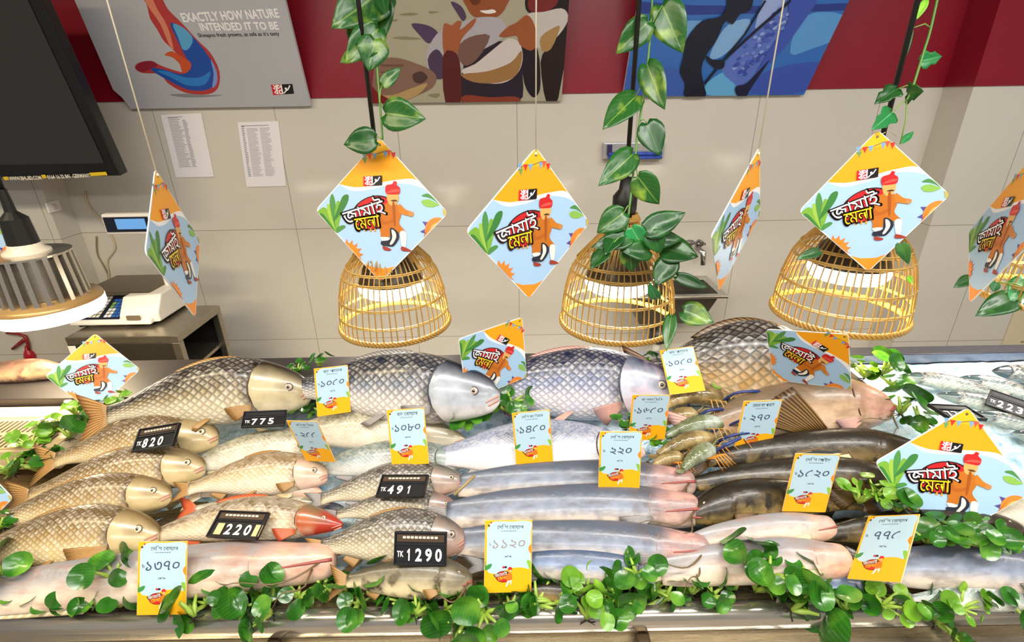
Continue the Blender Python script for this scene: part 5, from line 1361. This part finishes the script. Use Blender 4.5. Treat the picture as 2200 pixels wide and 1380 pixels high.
# ------------------------------------------------------------------ black flip-digit price boards
def price_board(label, px, digits, lift, head='', frame='#17171b', field='#17171b', tk=True, size=(.115, .055), rest=True):
    bw, bh = size
    Rr, tt, err = pose(px, [(-bw/2, bh/2), (bw/2, bh/2), (bw/2, -bh/2), (-bw/2, -bh/2)])
    bm = ((px[2][0]+px[3][0])/2, (px[2][1]+px[3][1])/2)
    s = depth(at_bed(bm[0], bm[1], lift))/depth(Rr@np.array([0, -bh/2, 0])+tt); tt = CP+(tt-CP)*s
    print('board', digits, 'err %.1f scale %.2f' % (err, s))
    t = thing('price_board', label, 'price board', tt, 'flip-digit price boards')
    t.rotation_euler = Matrix([list(r) for r in Rr]).to_euler(); t.scale = (s, s, s)
    b = MB(); b.box((0, 0, -.003), (bw, bh, .005)); b.build('backing', M(field, .4), t)
    b = MB(); k = .003
    for c, d in (((0, bh/2-k/2, .0005), (bw, k, .005)), ((0, -bh/2+k/2, .0005), (bw, k, .005)), ((-bw/2+k/2, 0, .0005), (k, bh, .005)), ((bw/2-k/2, 0, .0005), (k, bh, .005)), ((0, bh*.12, .0003), (bw, k*.7, .004))): b.box(c, d)
    b.build('frame', M(frame, .35), t, bevel=.0006)
    f = Flat(.00012); f.lay = 8
    f.poly([(-bw*.45, bh*.2), (bw*.45, bh*.2), (bw*.45, bh*.42), (-bw*.45, bh*.42)], '#4a3a2c' if head else '#25252a')
    if head:
        for k in range(9): f.poly([(bw*(-.34+k*.076), bh*.30), (bw*(-.34+k*.076+.058), bh*.30), (bw*(-.34+k*.076+.058), bh*.37), (bw*(-.34+k*.076), bh*.37)], '#d9cfc0')
    n = len(digits); x0 = -bw*.22 if tk else -bw*.32
    if tk: f.text('TK', (-bw*.38, -bh*.17), bw*.12, bh*.17, '#f2f2f2', 0, .02)
    for i, c in enumerate(digits):
        if c == ' ':
            if head: f.poly([(x0+i*bw*.19-bw*.07, -bh*.40), (x0+i*bw*.19+bw*.07, -bh*.40), (x0+i*bw*.19+bw*.07, bh*.02), (x0+i*bw*.19-bw*.07, bh*.02)], '#cdbb8a')
        elif c == '1':
            x, y, q, r_ = x0+i*bw*.19, -bh*.19, bw*.022, bh*.18
            f.poly([(x-q*.2, y-r_), (x+q, y-r_), (x+q, y+r_), (x+q*.1, y+r_), (x-q*1.4, y+r_*.55), (x-q*1.2, y+r_*.25), (x-q*.2, y+r_*.5)], '#f6f6f4')
        else: f.text(c, (x0+i*bw*.19, -bh*.19), bw*.11, bh*.36, '#f6f6f4', 0, .03)
    f.build('digits', t)
    return t if not rest else rest_front(t, [(u*bw/2, v*bh/2) for u in (-.95, -.5, 0, .5, .95) for v in (.95, .4, 0, -.4, -.95)])
price_board('pale framed price board half hidden by the price card ১৫২০', [(1709, 972), (1814, 955), (1848, 1005), (1735, 1022)], '  91', .075, '', '#6d5636', '#d9c49c', False, rest=False)
price_card('price card reading ১০৫০ at the snout of the golden-brown carp', 'বড় কাতল', '১০৫০', [(673, 791), (748, 786), (753, 884), (683, 897)], .07)
price_card('slanted price card reading ২৫৫ leaning over the pink-snouted carp', 'েদিশ বড় িচতল', '২৫৫', [(614, 905), (683, 905), (720, 994), (658, 990)], .06)
price_card('price card reading ১০৮০ standing on the pale silver fish', 'বড় েবায়াল', '১০৮০', [(831, 881), (911, 877), (922, 996), (842, 1002)], .06)
price_card('price card reading ১৪৫০ standing on the broad pearly fish', 'েদিশ বড় িচতল', '১৪৫০', [(1099, 888), (1181, 880), (1188, 993), (1110, 1000)], .05)
price_card('price card reading ১০৫০ at the snout of the bluish carp', 'বড় কাতল', '১০৫০', [(1416, 752), (1490, 745), (1515, 838), (1440, 850)], .08)
price_card('price card reading ১৬৫০ between the bluish carp and the prawns', 'বড় গলদা িচংিড়', '১৬৫০', [(1359, 850), (1440, 848), (1428, 947), (1350, 945)], .05)
price_card('price card reading ২২০ standing on the silver catfish behind all others', 'েদিশ েবায়াল', '২২০', [(1290, 928), (1379, 927), (1375, 1051), (1284, 1050)], .055)
price_card('price card reading ২৭০ half hidden by the brown spread fin', 'েমঘনা বড় পাঙাস', '২৭০', [(1598, 862), (1681, 860), (1655, 966), (1576, 971)], .06, vis=(.95, .6))
price_card('price card reading ১৫২০ standing on the dark olive catfish', 'েদিশ আইড়', '১৫২০', [(1711, 975), (1804, 977), (1775, 1101), (1678, 1099)], .06)
price_card('price card reading ১১২০ in faded ink above the front greens', 'েদিশ েবায়াল', '১১২০', [(1042, 1118), (1144, 1118), (1141, 1272), (1040, 1275)], .02, '#a08f8c')
price_card('price card reading ১৩৭০ standing on the front rail of the counter', 'েদিশ েবায়াল', '১৩৭০', [(298, 1165), (402, 1163), (400, 1321), (293, 1322)], .015)
price_card('price card reading ৭৭৫ beside the white catfish belly', 'েদিশ েবায়াল', '৭৭৫', [(1866, 1107), (1976, 1107), (1935, 1250), (1820, 1246)], .03, vis=(.95, .6, .2, -.2, -.6))

price_board('price board TK 820 lying on the carp at the left rear', [(301, 923), (386, 908), (371, 959), (283, 972)], '820', .09, 'x')
price_board('price board TK 775 below the golden-brown carp', [(524, 885), (617, 882), (612, 914), (518, 919)], '775', .08)
price_board('price board 220 lying across the red-headed fish', [(475, 1097), (578, 1102), (552, 1160), (442, 1154)], ' 220 ', .06, 'x', tk=False)
price_board('price board TK 491 lying on the upper of the grey carp', [(823, 1022), (920, 1020), (911, 1069), (806, 1067)], '491', .07, 'x')
price_board('price board TK 1290 standing behind the whiskered catfish', [(848, 1144), (961, 1143), (958, 1217), (846, 1212)], '1290', .05, 'x', size=(.115, .07))

price_board('price board lying flat on the ice at the right edge', [(2129, 837), (2236, 872), (2224, 908), (2116, 868)], '223', .03)
price_board('price board lying on the ice behind the large leaning card', [(1989, 869), (2078, 873), (2118, 902), (2042, 898)], '77', .012, tk=False)


# ------------------------------------------------------------------ water hyacinth and other greens
HY = N('hyacinth_leaf'); 
u_ = HY.n('UVMap'); u_.uv_map = 'UVMap'; s_ = HY.n('SeparateXYZ'); HY.l(u_.outputs[0], s_.inputs[0])
nz = HY.noise(14, HY.obj(), 3)
bc = HY.ramp(nz, [(.28, '#174a10'), (.5, '#2d6a1a'), (.70, '#6a9f30')])
st_ = HY.math('LESS_THAN', HY.math('FRACT', HY.math('MULTIPLY', s_.outputs[1], 9.0)), .16)
HY.l(HY.mix(HY.math('MULTIPLY', st_, .10), bc, '#8cc452'), HY.b.inputs['Base Color']); HY.set(Roughness=.24, **{'Specular IOR Level': .6, 'Subsurface Weight': .06, 'Subsurface Scale': .01}); HY = HY.m
HYL = N('young_leaf'); HYL.l(HYL.ramp(HYL.noise(14, HYL.obj(), 3), [(.3, '#467a1c'), (.55, '#76a82e'), (.75, '#a8c84c')]), HYL.b.inputs['Base Color']); HYL.set(Roughness=.3, **{'Subsurface Weight': .06, 'Subsurface Scale': .01}); HYL = HYL.m
STEM = M('#9dbb4a', .4, 0, .2, 30, 0, 'leaf_stalk'); ROOT = M('#2a2114', .7, 0, .3, 40, 0, 'root_tuft')
def blade(V, F, UV, c, nrm, dirv, r, cup, elong=1.1):
    """a cupped round leaf blade"""
    n = unit(nrm); x = unit(dirv-n*np.dot(dirv, n)); y = np.cross(n, x); b = len(V); nr, na = 4, 18
    V.append(c); UV.append((0.0, .5))
    for i in range(1, nr+1):
        q = i/nr
        for k in range(na):
            al = 2*PI*k/na; rr = r*q*(1-.16*(max(0, -math.cos(al))**6))
            V.append(c+x*rr*elong*math.cos(al)+y*rr*math.sin(al)+n*(cup*r*q*q+.06*r*math.sin(3*al)*q))
            UV.append((.5+.5*q*math.cos(al), .5+.5*q*math.sin(al)))
    F += [(b, b+1+k, b+1+(k+1) % na) for k in range(na)]
    for i in range(nr-1):
        F += [(b+1+i*na+k, b+1+(i+1)*na+k, b+1+(i+1)*na+(k+1) % na, b+1+i*na+(k+1) % na) for k in range(na)]
def sprig_mesh(seed, n, R, H, lr, spread=1.0, roots=True, leaf=None):
    rnd = random.Random(seed); V = []; F = []; UV = []; sm = MB()
    for i in range(n):
        al = 2*PI*i/n+rnd.uniform(-.5, .5); rad = R*rnd.uniform(.35, 1.0)*spread; h = H*rnd.uniform(.45, 1.0)
        tip = np.array([rad*math.cos(al), rad*math.sin(al), h]); mid = tip*.5+np.array([0, 0, h*.12])
        sm.tube([np.zeros(3), mid*.7, mid, tip], [.003, .0052, .004, .0024], 7)
        r = lr*rnd.uniform(.65, 1.15); out = unit(np.array([math.cos(al), math.sin(al), .2]))
        nr_ = unit(np.array([0, 0, 1])*rnd.uniform(.35, 1)+out*rnd.uniform(-.2, .9)+np.array([rnd.uniform(-.3, .3), rnd.uniform(-.7, .1), 0]))
        blade(V, F, UV, tip+out*r*.6, nr_, out+np.array([0, 0, .4]), r, rnd.uniform(.1, .38))
    lm = uvmesh('leaves', V, F, UV); lm.materials.append(leaf or HY)
    s = mesh('stalks', sm.V, sm.F, True); s.materials.append(STEM)
    rb = MB()
    for i in range(9):
        al = rnd.uniform(0, 2*PI); rb.tube([np.zeros(3), np.array([.006*math.cos(al), .006*math.sin(al), -.004]), np.array([.016*math.cos(al), .016*math.sin(al), -.006+rnd.uniform(-.004, .004)])], [.0016, .0012, .0006], 4)
    rm = mesh('roots', rb.V, rb.F, True); rm.materials.append(ROOT)
    return lm, s, rm
KIND = {'m': sprig_mesh(1, 7, .040, .045, .023), 'n': sprig_mesh(2, 6, .036, .038, .026), 's': sprig_mesh(3, 8, .030, .034, .016),
        'l': sprig_mesh(4, 4, .036, .06, .036), 'y': sprig_mesh(5, 9, .036, .045, .018, 1, True, HYL), 'z': sprig_mesh(6, 7, .04, .05, .02, 1, True, HYL),
        'k': sprig_mesh(8, 8, .045, .03, .021), 't': sprig_mesh(9, 5, .03, .07, .024)}
prnd = random.Random(21)
def sprig(label, x, y, kind, lift, sc_=1.0, group=None, p=None, tilt=(0, 0)):
    if p is None: p = at_bed(x, y, lift)
    t = thing('water_hyacinth', label, 'plant', p, group)
    t.rotation_euler = (tilt[0]+prnd.uniform(-.25, .25), tilt[1]+prnd.uniform(-.25, .25), prnd.uniform(0, 6.28)); t.scale = (sc_*.88,)*3
    for nm, me in zip(('leaves', 'stalks', 'roots'), KIND[kind]):
        o = bpy.data.objects.new(nm, me); COL.objects.link(o); o.parent = t
    return t
WORDS = []
def place_front():
    """the row of sprigs tucked along the front rail, each told by what stands behind it"""
    marks = [(30, 'the left end of the white catfish'), (200, 'the tail side of the pale catfish'), (350, 'the card ১৩৭০'), (480, 'the white catfish throat'), (610, 'the blunt white catfish head'), (740, 'the gap left of the whiskered catfish'),
             (860, 'the whiskered catfish belly'), (985, 'the whiskered catfish snout'), (1092, 'the card ১১২০'), (1210, 'the dark brown front fish'), (1330, 'the slim blue-backed fish'), (1450, 'the red-jawed catfish'),
             (1580, 'the white fish tails'), (1700, 'the big cream chin'), (1810, 'the small silvery fish'), (1930, 'the card ৭৭৫'), (2060, 'the pale right corner catfish'), (2180, 'the lower right corner')]
    pts = [(14, 1292, 'm'), (66, 1290, 'k'), (118, 1296, 'n'), (165, 1302, 'm'), (215, 1282, 'y'), (250, 1244, 'm'), (255, 1304, 'k'), (446, 1298, 'n'), (470, 1262, 'm'), (505, 1300, 'l'), (548, 1268, 'n'), (590, 1290, 'm'), (640, 1286, 'k'), (690, 1284, 'm'), (735, 1282, 's'),
           (770, 1300, 'n'), (812, 1278, 't'), (872, 1300, 'm'), (905, 1288, 'n'), (958, 1312, 'l'), (1008, 1302, 'n'), (1040, 1316, 'm'), (1100, 1310, 'k'), (1150, 1304, 'm'), (1190, 1296, 'n'), (1254, 1276, 'y'), (1290, 1312, 'z'), (1322, 1290, 'm'), (1352, 1256, 'l'), (1400, 1268, 'm'),
           (1432, 1290, 'k'), (1485, 1276, 's'), (1525, 1284, 's'), (1580, 1268, 'm'), (1622, 1272, 'y'), (1668, 1264, 'n'), (1706, 1294, 'l'), (1742, 1268, 'm'), (1790, 1292, 'n'), (1840, 1290, 'm'), (1890, 1306, 'y'), (1945, 1318, 'k'), (2000, 1312, 'm'), (2055, 1308, 'y'), (2110, 1300, 'm'), (2170, 1302, 'k')]
    wk = {'m': 'bushy', 'n': 'broad-leaved', 's': 'small-leaved', 'l': 'large-leaved', 'y': 'yellow-green', 'z': 'yellow-green trailing', 'k': 'low spreading', 't': 'upright'}
    used = set()
    for x, y, k in pts:
        mx, mn = min(marks, key=lambda m: abs(m[0]-x)); dx = x-mx
        rel = 'just left of' if dx < -18 else 'just right of' if dx > 18 else 'right below'
        lab = '%s sprig on the rail %s %s' % (wk[k], rel, mn)
        if lab in used: lab = lab.replace('sprig', 'tuft')
        if lab in used: lab = lab.replace('on the rail', 'edging the rail')
        used.add(lab)
        sprig(lab, x, y, k, -.004, prnd.uniform(.85, 1.15), 'greens along the front rail', tilt=(.45, 0))
place_front()
for lab, x, y, k, lf, s in (
    ('bushy yellow-green sprig at the left edge, lowest of the left heap', 30, 1018, 'y', .03, 1.1), ('sprig in the left heap just above the golden carp tail', 88, 1012, 'm', .035, 1.1),
    ('yellow-green sprig in the left heap beside the vent slots', 66, 968, 'y', .04, 1.0), ('large-leaved sprig in the left heap beside the brown carp', 150, 942, 'l', .05, 1.0),
    ('yellow sprig behind the brown carp below the upright card', 112, 935, 'z', .045, .9), ('small sprig at the foot of the upright card, left side', 160, 890, 'y', .03, .9), ('bushy sprig at the foot of the upright card', 200, 900, 'n', .035, .9),
    ('thin sprig between the upright card and the golden-brown carp', 262, 868, 'z', .03, .8), ('dark sprig between the left heap and the slots', 102, 990, 'k', .04, 1.0),
    ('leafy sprig at the left edge between the third and nearest carp', 6, 1135, 's', .04, .9), ('dark round-leaved sprig at the left edge over the nearest carp', 4, 1240, 'l', .05, 1.0),
    ('tall curled sprig against the front card and the white catfish', 252, 1250, 't', .03, 1.1),
    ('little leaf sprig sticking up above the card ১০৫০ by the golden-brown carp', 688, 790, 't', .04, .8), ('sprig under the golden-brown carp snout', 652, 885, 'n', .06, .9), ('dark sprig behind the first card', 640, 800, 's', .03, .8), ('sprig at the foot of the first card', 690, 890, 's', .06, .9),
    ('hanging sprig lying on the silver-grey carp cheek', 985, 893, 't', .12, .7), ('bushy sprig under the silver-grey carp chin', 1010, 912, 'm', .08, .95), ('sprig at the silver-grey carp mouth', 1085, 884, 'n', .10, .8), ('sprig at the foot of the wedged card', 1098, 868, 'm', .09, 1.0),
    ('single round leaf lying on the bluish carp forehead', 1395, 782, 'l', .13, .55), ('sprig at the pink fin below the bluish carp', 1345, 922, 's', .09, .9), ('dark sprig below the card ১৬৫০', 1412, 950, 's', .06, .8),
    ('yellow-green sprig beside the card at the bronze carp', 1520, 815, 'y', .09, .85), ('yellow-green sprig above the prawns', 1532, 842, 'z', .085, .8),
    ('curly sprig behind the pink catfish, against the standing card', 1858, 812, 'y', .07, 1.1), ('leafy sprig standing tallest behind the pink catfish', 1895, 805, 't', .08, 1.2), ('bushy sprig behind the pink catfish beside the ice', 1915, 830, 'n', .06, 1.0),
    ('large round-leaved sprig at the pink catfish snout', 1935, 890, 'l', .07, 1.25), ('broad sprig under the large round leaves', 1975, 905, 'n', .05, 1.0), ('dark sprig below the pink catfish jaw', 1880, 905, 's', .06, .9), ('sprig between the ice and the dark olive catfish', 1985, 935, 's', .04, .8),
    ('yellow-green sprig on the dark catfish beside the leaning card', 1845, 1082, 'y', .07, .9), ('small-leaved sprig on the dark catfish beside the leaning card', 1880, 1072, 'z', .075, .8), ('round-leaved sprig at the left corner of the leaning card', 1915, 1080, 'n', .075, .9), ('sprig on the dark catfish behind the card ৭৭৫', 1925, 1100, 's', .07, .9),
    ('sprig lying on the grey-brown catfish beside the card ৭৭৫', 1990, 1168, 'm', .06, 1.0), ('bushy sprig on the middle of the grey-brown catfish', 2040, 1160, 'k', .07, 1.1), ('dense sprig on the grey-brown catfish, toward its head', 2095, 1162, 'm', .07, 1.0), ('spreading sprig on the grey-brown catfish head', 2145, 1165, 'k', .06, .9),
    ('big round leaf held above the white-bellied catfish', 1600, 1215, 'l', .05, 1.05), ('bushy sprig below the big round leaf', 1650, 1240, 'm', .045, 1.1), ('sprig in front of the big cream chin', 1720, 1248, 'n', .04, 1.0), ('leafy sprig below the red-jawed catfish', 1368, 1238, 'm', .04, .95),
    ('broad sprig leaning on the white catfish throat', 555, 1240, 'n', .03, .9)):
    sprig(lab, x, y, k, lf, s, 'greens tucked among the fish')
# sprigs hanging over the rail
for lab, x, y, k, s in (('sprig hanging over the rail right of the card ১৩৭০', 418, 1326, 'l', 1.1), ('sprig hanging over the rail below the white catfish head', 585, 1318, 'n', 1.0), ('sprig drooping over the rail below the whiskered catfish', 892, 1322, 's', 1.0), ('large dark sprig hanging over the rail below the whiskered snout', 1005, 1330, 'l', 1.2),
                        ('yellow sprig dangling over the rail below the slim blue fish', 1262, 1332, 'z', 1.1), ('large-leaved sprig hanging over the rail below the cream chin', 1700, 1312, 'l', 1.3), ('sprig drooping over the rail below the small silvery fish', 1815, 1312, 'n', 1.1), ('leafy sprig hanging over the rail near the lower right corner', 2010, 1338, 'n', 1.1)):
    sprig(lab, 0, 0, k, 0, s, 'greens hanging over the rail', p=at_Y(x, y, .672), tilt=(1.15, 0))

# a wooden stick left between the fish
a_ = at_bed(976, 1064, .085); b_ = at_bed(1020, 1022, .10)
tag(MB().tube([np.zeros(3), b_-a_], .0035, 8).build('wooden_stick', M('#a08a5e', .6, 0, .15, 40, 0, 'raw_wood'), None, True, 0, None), 'short wooden stick poking up at the snout of the grey carp under TK 491', 'stick').location = tuple(a_)
